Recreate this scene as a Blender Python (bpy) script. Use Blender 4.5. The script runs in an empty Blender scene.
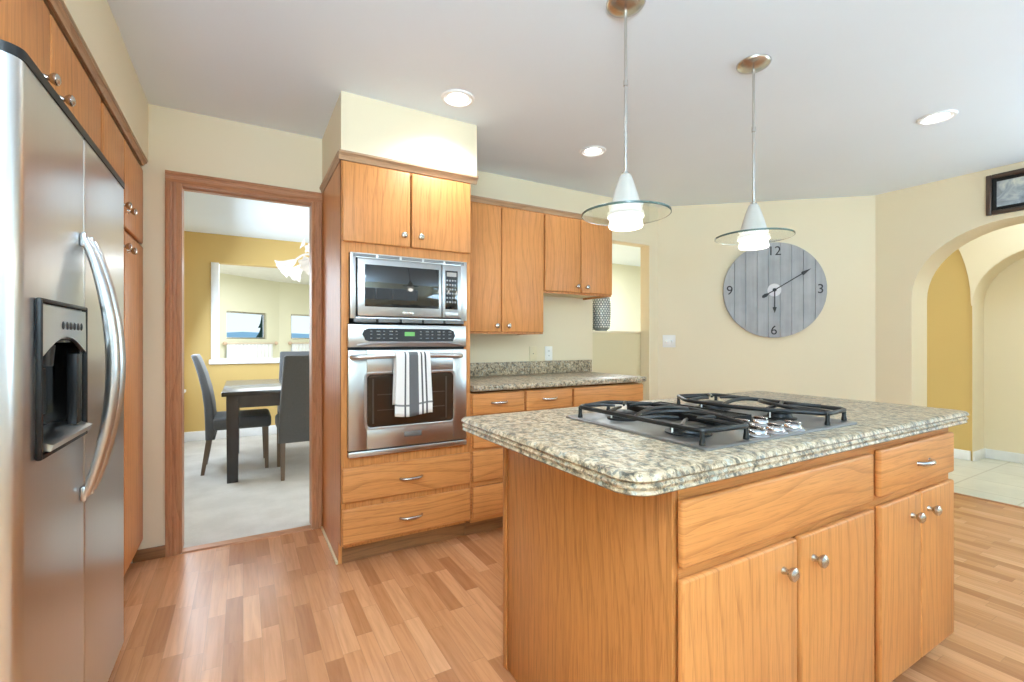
import bpy, bmesh, math, random
from mathutils import Vector, Matrix
random.seed(7)
SC = bpy.context.scene
COL = SC.collection
PI = math.pi

# ------------------------------------------------------------------ camera
cd = bpy.data.cameras.new('camera'); cam = bpy.data.objects.new('camera', cd); COL.objects.link(cam)
cam.location = (0, 0, 1.16); cam.rotation_euler = (PI/2, 0, -math.radians(30))
cd.sensor_width = 36; cd.lens = 466/1024*36; cd.clip_start = 0.02; cd.clip_end = 9000
SC.camera = cam
# ------------------------------------------------------------------ exposure, world
vs = SC.view_settings
vs.view_transform = 'Standard'; vs.look = 'None'; vs.gamma = 1; vs.exposure = 0.29; vs.use_curve_mapping = False
SC.cycles.max_bounces = 10; SC.cycles.diffuse_bounces = 6; SC.cycles.glossy_bounces = 5
SC.cycles.transmission_bounces = 8; SC.cycles.sample_clamp_indirect = 6; SC.cycles.caustics_refractive = False
w = bpy.data.worlds.new('sky'); SC.world = w; w.use_nodes = True
nt = w.node_tree; nt.nodes.clear()
wo = nt.nodes.new('ShaderNodeOutputWorld'); wb = nt.nodes.new('ShaderNodeBackground')
tc = nt.nodes.new('ShaderNodeTexCoord'); sx = nt.nodes.new('ShaderNodeSeparateXYZ'); cr = nt.nodes.new('ShaderNodeValToRGB')
nt.links.new(tc.outputs['Generated'], sx.inputs[0]); nt.links.new(sx.outputs['Z'], cr.inputs[0])
cr.color_ramp.elements[0].color = (0.72, 0.86, 0.95, 1); cr.color_ramp.elements[1].color = (0.45, 0.68, 0.95, 1)
cr.color_ramp.elements[1].position = 0.6
nt.links.new(cr.outputs[0], wb.inputs[0]); nt.links.new(wb.outputs[0], wo.inputs[0]); wb.inputs[1].default_value = 1.1

def lamp(name, kind, loc, power, size=None, size_y=None, rot=(0, 0, 0), col=(1, 1, 1), spread=None, radius=0.05, spot=None):
    l = bpy.data.lights.new(name, kind); l.energy = power; l.color = col
    if kind == 'AREA':
        l.shape = 'RECTANGLE'; l.size = size; l.size_y = size_y or size
        if spread: l.spread = spread
    elif kind == 'SPOT':
        l.spot_size = spot or 2.0; l.spot_blend = 0.8; l.shadow_soft_size = radius
    else:
        l.shadow_soft_size = radius
    o = bpy.data.objects.new(name, l); COL.objects.link(o); o.location = loc; o.rotation_euler = rot
    return o
# daylight-coloured area lamps: some at windows, others added where no window is built
WHT = (0.80, 0.91, 1.0); DAY = (0.515, 0.77, 1.0)
lamp('window_daylight', 'AREA', (1.4, -2.55, 1.22), 24, 4.0, 1.24, (PI/2+1.0, 0, PI), DAY)
lamp('side_fill', 'AREA', (4.60, -1.3, 1.40), 118, 2.2, 1.3, (PI/2+1.05, 0, PI/2), DAY)  # fill lamp added behind the camera; this wall has no window
lamp('left_fill', 'AREA', (-0.95, -1.5, 1.35), 350, 1.9, 1.3, (PI/2+1.3, 0, -PI/2), DAY)  # unseen fill added and aimed at the ceiling to lighten the left side
lamp('dining_window_daylight', 'AREA', (-0.50, 5.2, 1.35), 52, 1.7, 1.3, (PI/2-.35, 0, -PI/2), (.72, .87, 1))
lamp('dining_side_daylight', 'AREA', (2.2, 5.0, 1.4), 68, 2.4, 1.6, (PI/2-.6, 0, PI/2), (.72, .87, 1))
lamp('sunroom_daylight', 'AREA', (0.9, 8.3, 2.36), 84, 2.6, 2.6, (0, 0, 0), (.86, .94, 1))
lamp('passage_daylight', 'AREA', (4.2, 4.4, 2.36), 78, 1.6, 1.6, (0, 0, 0), (.86, .94, 1))
lamp('hall_daylight', 'AREA', (5.78, 0.75, 2.70), 18, 0.5, 1.0, (0, 0, 0), (.70, .86, 1))
for _x, _y, _p, _t in ((0.05, 1.2, 32, 0.1), (-0.1, -0.5, 90, 0.8)):      # unseen ceiling spots added to brighten the left side and back wall
    lamp('ceiling_spot', 'SPOT', (_x, _y, 2.39), _p, rot=(_t, 0, _t*.4), col=WHT, radius=.22, spot=2.3)

# ------------------------------------------------------------------ materials
def nodes(name):
    m = bpy.data.materials.new(name); m.use_nodes = True
    n = m.node_tree; b = n.nodes['Principled BSDF']
    return m, n, b
def link(n, a, b): n.links.new(a, b)
def mk(n, t, **kw):
    x = n.nodes.new(t)
    for k, v in kw.items(): setattr(x, k, v)
    return x
def mapped(n, scale=(1, 1, 1), coord='Object', rnd=0.0):
    tc = mk(n, 'ShaderNodeTexCoord'); mp = mk(n, 'ShaderNodeMapping'); mp.inputs['Scale'].default_value = scale
    link(n, tc.outputs[coord], mp.inputs['Vector'])
    if rnd:
        oi = mk(n, 'ShaderNodeObjectInfo'); mu = mk(n, 'ShaderNodeMath', operation='MULTIPLY'); mu.inputs[1].default_value = rnd
        link(n, oi.outputs['Random'], mu.inputs[0]); link(n, mu.outputs[0], mp.inputs['Location'])
    return mp.outputs[0]
def ramp(n, fac, stops, interp='LINEAR'):
    r = mk(n, 'ShaderNodeValToRGB'); r.color_ramp.interpolation = interp
    el = r.color_ramp.elements
    while len(el) < len(stops): el.new(0.5)
    for e, (p, c) in zip(el, stops):
        e.position = p; e.color = (*c, 1) if len(c) == 3 else c
    link(n, fac, r.inputs[0]); return r.outputs[0]
def mix(n, a, b, fac, mode='MIX'):
    m = mk(n, 'ShaderNodeMix', data_type='RGBA', blend_type=mode)
    for i, v in ((0, fac), (6, a), (7, b)):
        if hasattr(v, 'is_linked') or hasattr(v, 'links'): link(n, v, m.inputs[i])
        elif i == 0: m.inputs[0].default_value = v
        else: m.inputs[i].default_value = (*v, 1)
    return m.outputs[2]
def noise(n, vec, scale, detail=3, rough=0.5, dist=0.0):
    x = mk(n, 'ShaderNodeTexNoise'); x.inputs['Scale'].default_value = scale; x.inputs['Detail'].default_value = detail
    x.inputs['Roughness'].default_value = rough; x.inputs['Distortion'].default_value = dist
    link(n, vec, x.inputs['Vector']); return x.outputs['Fac']
def bump(n, b, h, strength, dist=0.002):
    x = mk(n, 'ShaderNodeBump'); x.inputs['Strength'].default_value = strength; x.inputs['Distance'].default_value = dist
    link(n, h, x.inputs['Height']); link(n, x.outputs[0], b.inputs['Normal'])
def math_(n, op, a, b=None):
    x = mk(n, 'ShaderNodeMath', operation=op)
    for i, v in ((0, a), (1, b)):
        if v is None: continue
        if isinstance(v, (int, float)): x.inputs[i].default_value = v
        else: link(n, v, x.inputs[i])
    return x.outputs[0]

def plain(name, col, rough=0.5, metal=0.0, coat=0.0, spec=0.5):
    m, n, b = nodes(name)
    v = noise(n, mapped(n, (1, 1, 1)), 9, 2)
    c = ramp(n, v, [(0.3, tuple(x*0.96 for x in col)), (0.7, tuple(min(1, x*1.03) for x in col))])
    link(n, c, b.inputs['Base Color']); b.inputs['Roughness'].default_value = rough; b.inputs['Metallic'].default_value = metal
    b.inputs['Coat Weight'].default_value = coat; b.inputs['Specular IOR Level'].default_value = spec
    return m
def paint(name, col, rough=0.6):
    m, n, b = nodes(name)
    mp = mapped(n)
    v = noise(n, mp, 1.3, 2)
    c = ramp(n, v, [(0.3, tuple(x*0.98 for x in col)), (0.7, tuple(min(1, x*1.01) for x in col))])
    link(n, c, b.inputs['Base Color']); b.inputs['Roughness'].default_value = rough
    bump(n, b, noise(n, mp, 160, 2), 0.06, 0.001)
    return m

def oak(name, horiz, light, dark, rough=0.42, contrast=1.0):
    m, n, b = nodes(name)
    vec = mapped(n, (1, 1, 1), 'Object', 13.0)
    sp = mk(n, 'ShaderNodeSeparateXYZ'); link(n, vec, sp.inputs[0])
    flat = math_(n, 'ADD', sp.outputs['X'], sp.outputs['Y'])
    u, v = (sp.outputs['Z'], flat) if horiz else (flat, sp.outputs['Z'])
    def vec2(su, sv):
        cb = mk(n, 'ShaderNodeCombineXYZ')
        link(n, math_(n, 'MULTIPLY', u, su), cb.inputs[0]); link(n, math_(n, 'MULTIPLY', v, sv), cb.inputs[1]); return cb.outputs[0]
    streak = noise(n, vec2(90, 2.5), 1.0, 4, 0.65)
    pores = noise(n, vec2(260, 9), 1.0, 2, 0.6)
    broad = noise(n, vec2(7, 0.9), 1.0, 2)
    wv = mk(n, 'ShaderNodeTexWave', wave_type='BANDS', bands_direction='X', wave_profile='SAW')
    link(n, vec2(1.0, 0.30), wv.inputs['Vector'])
    wv.inputs['Scale'].default_value = 7; wv.inputs['Distortion'].default_value = 17; wv.inputs['Detail'].default_value = 1.5
    wv.inputs['Detail Scale'].default_value = 0.55; wv.inputs['Detail Roughness'].default_value = 0.45
    base = ramp(n, broad, [(0.3, dark), (0.72, light)])
    lt = tuple(min(1, x*1.06) for x in light); dk = tuple(x*(1-0.30*contrast) for x in dark)
    base = mix(n, base, ramp(n, wv.outputs['Fac'], [(0.0, dk), (0.30, lt), (1.0, light)]), 0.55 if not horiz else 0.68)
    base = mix(n, base, ramp(n, streak, [(0.33, dk), (0.55, lt)]), 0.30*contrast)
    base = mix(n, base, ramp(n, pores, [(0.36, tuple(x*0.55 for x in dark)), (0.46, (1, 1, 1))]), 0.22*contrast, 'MULTIPLY')
    link(n, base, b.inputs['Base Color']); b.inputs['Roughness'].default_value = rough
    b.inputs['Specular IOR Level'].default_value = 0.32; b.inputs['Coat Weight'].default_value = 0.10; b.inputs['Coat Roughness'].default_value = 0.3
    bump(n, b, streak, 0.08, 0.001)
    return m

OL = (0.63, 0.268, 0.085); OD = (0.515, 0.19, 0.050)
M = {}
M['oak_v'] = oak('oak_vertical_grain', False, OL, OD)
M['oak_h'] = oak('oak_horizontal_grain', True, OL, OD)
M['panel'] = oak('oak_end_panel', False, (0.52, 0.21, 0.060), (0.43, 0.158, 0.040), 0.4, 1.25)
M['trimwood'] = oak('fir_trim', False, (0.52, 0.25, 0.125), (0.40, 0.175, 0.082), 0.4)
M['trimwood_h'] = oak('fir_trim_horizontal', True, (0.52, 0.25, 0.125), (0.40, 0.175, 0.082), 0.4)
M['crown'] = oak('oak_crown', True, (0.50, 0.31, 0.18), (0.42, 0.25, 0.14), 0.5)
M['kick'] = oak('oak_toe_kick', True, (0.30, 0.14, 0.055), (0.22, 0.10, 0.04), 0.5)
M['wall'] = paint('cream_wall_paint', (0.82, 0.715, 0.52))
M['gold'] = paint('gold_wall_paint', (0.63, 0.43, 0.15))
M['pale'] = paint('pale_wall_paint', (0.76, 0.745, 0.585))
M['arch'] = paint('arch_wall_paint', (0.82, 0.705, 0.50))
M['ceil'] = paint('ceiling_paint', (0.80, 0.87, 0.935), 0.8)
M['white'] = plain('white_paint', (0.86, 0.86, 0.86), 0.4)
M['plate'] = plain('white_plastic', (0.88, 0.87, 0.85), 0.3)
M['beige'] = plain('almond_plastic', (0.78, 0.68, 0.46), 0.4)
M['black'] = plain('black_enamel', (0.007, 0.007, 0.007), 0.4, 0, 0, 0.35)
M['iron'] = plain('cast_iron', (0.011, 0.0105, 0.010), 0.36, 0, 0, 0.35)
M['blackglass'] = plain('black_glass', (0.012, 0.011, 0.010), 0.04, 0, 0.5)
M['dark'] = plain('dark_plastic', (0.03, 0.03, 0.03), 0.3)
M['ovenglass'] = plain('oven_window_glass', (0.035, 0.022, 0.014), 0.05, 0, 0.5)
M['chrome'] = plain('polished_chrome', (0.50, 0.50, 0.51), 0.16, 1)
M['nickel'] = plain('brushed_nickel', (0.56, 0.53, 0.49), 0.27, 1)
M['darkwood'] = plain('espresso_wood', (0.022, 0.019, 0.019), 0.25, 0, 0.3)
M['legwood'] = plain('walnut_leg', (0.13, 0.085, 0.055), 0.45)
M['clock_black'] = plain('clock_hand_black', (0.02, 0.02, 0.022), 0.5)
M['clock_hub'] = plain('clock_pale_disc', (0.72, 0.72, 0.74), 0.5)
M['sea'] = plain('sea_water', (0.16, 0.36, 0.46), 0.3)
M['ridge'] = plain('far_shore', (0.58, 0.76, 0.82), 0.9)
M['leaf'] = plain('conifer_needles', (0.02, 0.05, 0.025), 0.8)
M['bark'] = plain('bark', (0.06, 0.04, 0.03), 0.9)
M['melamine'] = plain('cabinet_underside', (0.72, 0.62, 0.42), 0.6)

def steel(name, col=(0.64, 0.645, 0.645), rough=0.29, axis=2):
    m, n, b = nodes(name)
    sc = [160, 160, 160]; sc[axis] = 1.0
    v = noise(n, mapped(n, tuple(sc)), 1.0, 2, 0.6)
    link(n, ramp(n, v, [(0.3, tuple(x*0.985 for x in col)), (0.7, tuple(x*1.01 for x in col))]), b.inputs['Base Color'])
    b.inputs['Metallic'].default_value = 1.0
    rr = mk(n, 'ShaderNodeMapRange'); rr.inputs[3].default_value = rough*0.99; rr.inputs[4].default_value = rough*1.01
    link(n, v, rr.inputs[0]); link(n, rr.outputs[0], b.inputs['Roughness'])
    b.inputs['Anisotropic'].default_value = 0.5
    return m
M['steel'] = steel('brushed_steel_vertical')
M['steel_h'] = steel('brushed_steel_horizontal', (0.50, 0.505, 0.51), 0.31, 0)
M['steel_top'] = steel('steel_cooktop', (0.34, 0.34, 0.34), 0.40, 0)
M['steel_handle'] = steel('steel_handle', (0.60, 0.61, 0.62), 0.28, 2)

def granite():
    m, n, b = nodes('granite')
    vec = mapped(n)
    big = noise(n, mapped(n, (1.0, 1.6, 1.0)), 7, 4, 0.6, 0.8)
    fine = noise(n, vec, 75, 4, 0.75)
    vo = mk(n, 'ShaderNodeTexVoronoi'); vo.inputs['Scale'].default_value = 95; link(n, vec, vo.inputs['Vector'])
    sp = mk(n, 'ShaderNodeSeparateXYZ'); link(n, vo.outputs['Color'], sp.inputs[0])
    c = ramp(n, big, [(0.30, (0.27, 0.24, 0.19)), (0.50, (0.53, 0.43, 0.295)), (0.68, (0.65, 0.54, 0.385))])
    c = mix(n, c, ramp(n, sp.outputs['X'], [(0.0, (0.10, 0.12, 0.12)), (0.13, (0.12, 0.14, 0.14)), (0.15, (0.40, 0.31, 0.22)), (0.42, (0.60, 0.49, 0.345)), (0.80, (0.72, 0.62, 0.47)), (0.84, (0.48, 0.34, 0.24)), (0.92, (0.40, 0.44, 0.42))], 'CONSTANT'), 0.55)
    mid = noise(n, mapped(n, (1.25, .8, 1)), 44, 5, 0.72, 0.5)
    c = mix(n, c, ramp(n, mid, [(0.38, (0.10, 0.11, 0.11)), (0.45, (0.58, 0.51, 0.43)), (0.53, (1, 1, 1))]), 0.82, 'MULTIPLY')
    c = mix(n, c, ramp(n, fine, [(0.38, (0.12, 0.13, 0.13)), (0.47, (1, 1, 1))]), 0.62, 'MULTIPLY')
    link(n, c, b.inputs['Base Color']); b.inputs['Roughness'].default_value = 0.40; b.inputs['Specular IOR Level'].default_value = 0.35
    return m
M['granite'] = granite()

def laminate():
    m, n, b = nodes('oak_strip_laminate')
    tc = mk(n, 'ShaderNodeTexCoord'); sp = mk(n, 'ShaderNodeSeparateXYZ'); link(n, tc.outputs['Object'], sp.inputs[0])
    W, L = 0.064, 0.36
    xs = math_(n, 'DIVIDE', sp.outputs['X'], W); row = math_(n, 'FLOOR', xs)
    wn = mk(n, 'ShaderNodeTexWhiteNoise', noise_dimensions='1D'); link(n, row, wn.inputs['W'])
    ys = math_(n, 'ADD', math_(n, 'DIVIDE', sp.outputs['Y'], L), math_(n, 'MULTIPLY', wn.outputs['Value'], 7.3))
    colm = math_(n, 'FLOOR', ys)
    cb = mk(n, 'ShaderNodeCombineXYZ'); link(n, row, cb.inputs[0]); link(n, colm, cb.inputs[1])
    w2 = mk(n, 'ShaderNodeTexWhiteNoise', noise_dimensions='2D'); link(n, cb.outputs[0], w2.inputs['Vector'])
    base = ramp(n, w2.outputs['Value'], [(0.0, (0.43, 0.18, 0.076)), (0.35, (0.56, 0.255, 0.112)), (0.7, (0.625, 0.295, 0.137)), (1.0, (0.69, 0.352, 0.178))])
    # grain shifted per stave
    gv = mk(n, 'ShaderNodeCombineXYZ')
    sh = math_(n, 'MULTIPLY', w2.outputs['Value'], 31.0)
    link(n, math_(n, 'ADD', math_(n, 'MULTIPLY', sp.outputs['X'], 55), sh), gv.inputs[0]); link(n, math_(n, 'MULTIPLY', sp.outputs['Y'], 3.2), gv.inputs[1])
    g = noise(n, gv.outputs[0], 1.0, 4, 0.6, 0.6)
    base = mix(n, base, ramp(n, g, [(0.3, (0.72, 0.66, 0.60)), (0.6, (1.05, 1.05, 1.05))]), 0.6, 'MULTIPLY')
    # seams: stave edges, every third one a plank joint
    fx = math_(n, 'FRACT', xs); fy = math_(n, 'FRACT', ys)
    e1 = math_(n, 'LESS_THAN', fx, 0.028); e2 = math_(n, 'LESS_THAN', fy, 0.006)
    e = math_(n, 'MAXIMUM', e1, e2)
    base = mix(n, base, (0.30, 0.15, 0.075), math_(n, 'MULTIPLY', e, 0.45))
    link(n, base, b.inputs['Base Color']); b.inputs['Roughness'].default_value = 0.27
    bump(n, b, g, 0.05, 0.001)
    return m
M['laminate'] = laminate()

def carpet():
    m, n, b = nodes('pale_carpet')
    vec = mapped(n); v = noise(n, vec, 260, 3, 0.7); v2 = noise(n, vec, 5, 3)
    c = mix(n, ramp(n, v, [(0.3, (0.50, 0.46, 0.42)), (0.7, (0.72, 0.69, 0.65))]), ramp(n, v2, [(0.35, (0.54, 0.51, 0.47)), (0.65, (0.70, 0.67, 0.63))]), 0.5)
    link(n, c, b.inputs['Base Color']); b.inputs['Roughness'].default_value = 0.95; bump(n, b, v, 0.7, 0.006)
    return m
M['carpet'] = carpet()
def tile():
    m, n, b = nodes('pale_floor_tile')
    mp = mk(n, 'ShaderNodeMapping'); tc = mk(n, 'ShaderNodeTexCoord'); link(n, tc.outputs['Object'], mp.inputs[0]); mp.inputs['Location'].default_value = (0.12, 0.2, 0)
    br = mk(n, 'ShaderNodeTexBrick'); link(n, mp.outputs[0], br.inputs['Vector']); br.offset = 0
    br.inputs['Scale'].default_value = 1; br.inputs['Brick Width'].default_value = 0.42; br.inputs['Row Height'].default_value = 0.42; br.inputs['Mortar Size'].default_value = 0.006
    br.inputs['Color1'].default_value = (0.72, 0.69, 0.58, 1); br.inputs['Color2'].default_value = (0.68, 0.66, 0.56, 1); br.inputs['Mortar'].default_value = (0.52, 0.48, 0.38, 1)
    v = noise(n, mp.outputs[0], 6, 4)
    link(n, mix(n, br.outputs['Color'], ramp(n, v, [(0.3, (0.88, 0.88, 0.86)), (0.7, (1.05, 1.05, 1.03))]), 0.7, 'MULTIPLY'), b.inputs['Base Color'])
    b.inputs['Roughness'].default_value = 0.3
    return m
M['tile'] = tile()
def fabric(name, col):
    m, n, b = nodes(name)
    v = noise(n, mapped(n), 220, 2, 0.6)
    link(n, ramp(n, v, [(0.3, tuple(x*0.75 for x in col)), (0.7, tuple(x*1.2 for x in col))]), b.inputs['Base Color'])
    b.inputs['Roughness'].default_value = 0.9; bump(n, b, v, 0.3, 0.002); b.inputs['Sheen Weight'].default_value = 0.3
    return m
M['chair'] = fabric('charcoal_upholstery', (0.085, 0.085, 0.088))
M['sheer'] = fabric('white_sheer', (0.82, 0.84, 0.86))
def glassy(name, col, rough, trans=1.0, ior=1.45, emit=None, es=0):
    m, n, b = nodes(name); b.inputs['Base Color'].default_value = (*col, 1); b.inputs['Roughness'].default_value = rough
    b.inputs['Transmission Weight'].default_value = trans; b.inputs['IOR'].default_value = ior
    if emit: b.inputs['Emission Color'].default_value = (*emit, 1); b.inputs['Emission Strength'].default_value = es
    return m
M['disc'] = glassy('green_tinted_glass', (0.93, 0.975, 0.955), 0.02)
M['edge'] = glassy('green_glass_edge', (0.10, 0.16, 0.145), 0.1, 0.25)
M['frost'] = glassy('frosted_cone_glass', (0.84, 0.79, 0.72), 0.45, 0.35)
M['lit'] = glassy('lit_opal_glass', (1, 1, 1), 0.5, 0.0, 1.45, (1.0, 0.98, 0.88), 0.9)
M['downlight'] = glassy('lit_lamp', (1, 1, 1), 0.5, 0.0, 1.45, (1.0, 0.99, 0.95), 9.0)
M['shade'] = glassy('white_art_glass', (0.93, 0.91, 0.90), 0.2, 0.25, 1.45, (1.0, 0.96, 0.92), 0.12)
M['pane'] = glassy('window_glass', (1, 1, 1), 0.0, 1.0, 1.01)
M['green_led'] = glassy('green_display', (0.05, 0.12, 0.05), 0.2, 0, 1.45, (0.25, 0.75, 0.2), 0.5)
M['clearglass'] = glassy('clear_vase_glass', (0.93, 0.96, 0.95), 0.03)
def towel_mat():
    m, n, b = nodes('striped_towel')
    tc = mk(n, 'ShaderNodeTexCoord'); sp = mk(n, 'ShaderNodeSeparateXYZ'); link(n, tc.outputs['UV'], sp.inputs[0])
    W_ = (0.80, 0.79, 0.78); D_ = (0.075, 0.075, 0.08); G_ = (0.12, 0.12, 0.125)
    c = ramp(n, sp.outputs['X'], [(0, W_), (0.25, D_), (0.29, W_), (0.375, G_), (0.635, W_), (0.71, D_), (0.755, W_), (0.82, D_), (0.87, W_)], 'CONSTANT')
    c2 = ramp(n, sp.outputs['Y'], [(0, (0, 0, 0)), (0.105, (1, 1, 1)), (0.125, (0, 0, 0))], 'CONSTANT')
    c = mix(n, c, (0.12, 0.12, 0.13), math_(n, 'MULTIPLY', c2, 0.85))
    link(n, c, b.inputs['Base Color']); b.inputs['Roughness'].default_value = 0.9
    bump(n, b, noise(n, mapped(n), 300, 2), 0.3, 0.002)
    return m
M['towel'] = towel_mat()
def clock_wood():
    m, n, b = nodes('weathered_grey_boards')
    vec = mapped(n, (30, 30, 1.6)); v = noise(n, vec, 1.0, 4, 0.6); v2 = noise(n, mapped(n), 6, 3)
    c = mix(n, ramp(n, v, [(0.3, (0.31, 0.315, 0.335)), (0.7, (0.46, 0.47, 0.485))]), ramp(n, v2, [(0.35, (0.32, 0.325, 0.345)), (0.65, (0.47, 0.48, 0.495))]), 0.5)
    link(n, c, b.inputs['Base Color']); b.inputs['Roughness'].default_value = 0.7; bump(n, b, v, 0.15, 0.001)
    return m
M['clockwood'] = clock_wood()
def art():
    m, n, b = nodes('silvery_flower_print')
    vec = mapped(n); v = noise(n, vec, 11, 5, 0.6, 1.5); v2 = noise(n, vec, 5, 2)
    c = mix(n, ramp(n, v, [(0.30, (0.10, 0.11, 0.10)), (0.5, (0.33, 0.36, 0.40)), (0.68, (0.70, 0.70, 0.58))]), ramp(n, v2, [(0.35, (0.28, 0.33, 0.40)), (0.65, (0.50, 0.50, 0.42))]), 0.4)
    link(n, c, b.inputs['Base Color']); b.inputs['Roughness'].default_value = 0.4
    return m
M['art'] = art()

# ------------------------------------------------------------------ mesh builder
class B:
    def __init__(s): s.bm = bmesh.new()
    def add(s, other):
        me = bpy.data.meshes.new('t'); other.to_mesh(me); other.free(); s.bm.from_mesh(me); bpy.data.meshes.remove(me); return s
    def box(s, x0, x1, y0, y1, z0, z1, bev=0.0, seg=2):
        t = bmesh.new(); bmesh.ops.create_cube(t, size=1)
        bmesh.ops.scale(t, vec=(abs(x1-x0), abs(y1-y0), abs(z1-z0)), verts=t.verts)
        bmesh.ops.translate(t, vec=((x0+x1)/2, (y0+y1)/2, (z0+z1)/2), verts=t.verts)
        if bev: bmesh.ops.bevel(t, geom=list(t.edges), offset=bev, segments=seg, profile=0.5, affect='EDGES')
        return s.add(t)
    def lathe(s, prof, c=(0, 0, 0), axis=(0, 0, 1), n=28, wobble=None):
        # prof: (radius, height along axis)
        t = bmesh.new(); rings = []
        for r, h in prof:
            if r < 1e-6: rings.append([t.verts.new((0, 0, h))])
            else:
                rings.append([t.verts.new(((r*(1+(wobble(i/n*2*PI, h) if wobble else 0)))*math.cos(2*PI*i/n), (r*(1+(wobble(i/n*2*PI, h) if wobble else 0)))*math.sin(2*PI*i/n), h)) for i in range(n)])
        for a, b in zip(rings, rings[1:]):
            for i in range(n):
                j = (i+1) % n
                if len(a) == 1 and len(b) == 1: continue
                if len(a) == 1: t.faces.new((a[0], b[i], b[j]))
                elif len(b) == 1: t.faces.new((a[i], a[j], b[0]))
                else: t.faces.new((a[i], a[j], b[j], b[i]))
        q = Vector((0, 0, 1)).rotation_difference(Vector(axis).normalized()).to_matrix().to_4x4()
        bmesh.ops.transform(t, matrix=Matrix.Translation(c) @ q, verts=t.verts)
        bmesh.ops.recalc_face_normals(t, faces=t.faces)
        return s.add(t)
    def cyl(s, p0, p1, r0, r1=None, n=16):
        p0 = Vector(p0); p1 = Vector(p1); L = (p1-p0).length; r1 = r0 if r1 is None else r1
        return s.lathe([(0, 0), (r0, 0), (r1, L), (0, L)], p0, p1-p0, n)
    def tube(s, path, r, n=10, closed=False, flat=1.0, up=(0, 0, 1)):
        P = [Vector(p) for p in path]; t = bmesh.new(); rings = []; m = len(P)
        for i, p in enumerate(P):
            if closed: d = P[(i+1) % m]-P[i-1]
            else: d = P[min(i+1, m-1)]-P[max(i-1, 0)]
            d.normalize(); u = Vector(up)
            if abs(d.dot(u)) > 0.98: u = Vector((0, 1, 0.01))
            a = d.cross(u).normalized(); b = a.cross(d).normalized()
            rr = r[i] if isinstance(r, (list, tuple)) else r
            rings.append([t.verts.new(p+a*math.cos(2*PI*k/n)*rr+b*math.sin(2*PI*k/n)*rr*flat) for k in range(n)])
        for i in range(m if closed else m-1):
            A, C_ = rings[i], rings[(i+1) % m]
            for k in range(n): t.faces.new((A[k], A[(k+1) % n], C_[(k+1) % n], C_[k]))
        if not closed:
            t.faces.new(rings[0]); t.faces.new(rings[-1])
        bmesh.ops.recalc_face_normals(t, faces=t.faces)
        return s.add(t)
    def prism(s, poly, f0, f1):
        # poly: list of 2-d points; f0, f1 map a point to 3-d on the two end faces
        t = bmesh.new(); a = [t.verts.new(f0(*p)) for p in poly]; b = [t.verts.new(f1(*p)) for p in poly]
        t.faces.new(a); t.faces.new(list(reversed(b)))
        for i in range(len(poly)):
            j = (i+1) % len(poly); t.faces.new((a[i], b[i], b[j], a[j]))
        bmesh.ops.recalc_face_normals(t, faces=t.faces)
        return s.add(t)
    def loft(s, rings):
        t = bmesh.new(); R = [[t.verts.new(p) for p in r] for r in rings]; n = len(R[0])
        for a, b in zip(R, R[1:]):
            for i in range(n): t.faces.new((a[i], a[(i+1) % n], b[(i+1) % n], b[i]))
        t.faces.new(R[0]); t.faces.new(R[-1]); bmesh.ops.recalc_face_normals(t, faces=t.faces)
        return s.add(t)
    def ball(s, c, r, sc=(1, 1, 1), seg=14):
        t = bmesh.new(); bmesh.ops.create_uvsphere(t, u_segments=seg, v_segments=max(6, seg*2//3), radius=r)
        bmesh.ops.scale(t, vec=sc, verts=t.verts); bmesh.ops.translate(t, vec=c, verts=t.verts)
        return s.add(t)
    def xf(s, m): bmesh.ops.transform(s.bm, matrix=m, verts=s.bm.verts); return s

def rrect(x0, x1, y0, y1, r, z, n=5, radii=None):
    rs = radii or (r, r, r, r); out = []
    for (cx, cy, a0), rr in zip(((x1, y1, 0), (x0, y1, PI/2), (x0, y0, PI), (x1, y0, 3*PI/2)), rs):
        sx_ = -1 if cx == x1 else 1; sy_ = -1 if cy == y1 else 1
        for k in range(n+1):
            a = a0+PI/2*k/n; out.append((cx+sx_*rr+rr*math.cos(a), cy+sy_*rr+rr*math.sin(a), z))
    return out

def finish(name, b, mat, parent=None, world=False, smooth=40):
    bm = b.bm
    org = Vector((0, 0, 0))
    if world and parent is not None:
        root = parent
        while root.parent: root = root.parent
        org = root.location.copy()
    if world and parent is not None: bmesh.ops.translate(bm, vec=-org, verts=bm.verts)
    me = bpy.data.meshes.new(name); bm.to_mesh(me); bm.free()
    for p in me.polygons: p.use_smooth = True
    me.set_sharp_from_angle(angle=math.radians(smooth))
    for mm in (mat if isinstance(mat, (list, tuple)) else [mat]): me.materials.append(M[mm] if isinstance(mm, str) else mm)
    o = bpy.data.objects.new(name, me); COL.objects.link(o)
    if parent is not None: o.parent = parent
    return o
def part(name, b, mat, parent, label=None, smooth=40):
    o = finish(name, b, mat, parent, True, smooth)
    if label: o['label'] = label
    return o
def lpart(name, b, mat, parent, label=None, smooth=40):   # already in the thing's own frame
    o = finish(name, b, mat, parent, False, smooth)
    if label: o['label'] = label
    return o
def thing(name, label, cat, loc=(0, 0, 0), rz=0.0, group=None):
    o = bpy.data.objects.new(name, None); COL.objects.link(o); o.location = loc; o.rotation_euler = (0, 0, rz)
    o.empty_display_size = 0.1
    o['label'] = label; o['category'] = cat
    if group: o['group'] = group
    return o
def single(name, b, mat, label, cat, loc=(0, 0, 0), group=None):
    bmesh.ops.translate(b.bm, vec=-Vector(loc), verts=b.bm.verts)
    o = finish(name, b, mat); o.location = loc; o['label'] = label; o['category'] = cat
    if group: o['group'] = group
    return o
def struct(name, b, mat, parent=None):
    o = finish(name, b, mat, parent)
    if parent is None: o['kind'] = 'structure'
    return o

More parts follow.
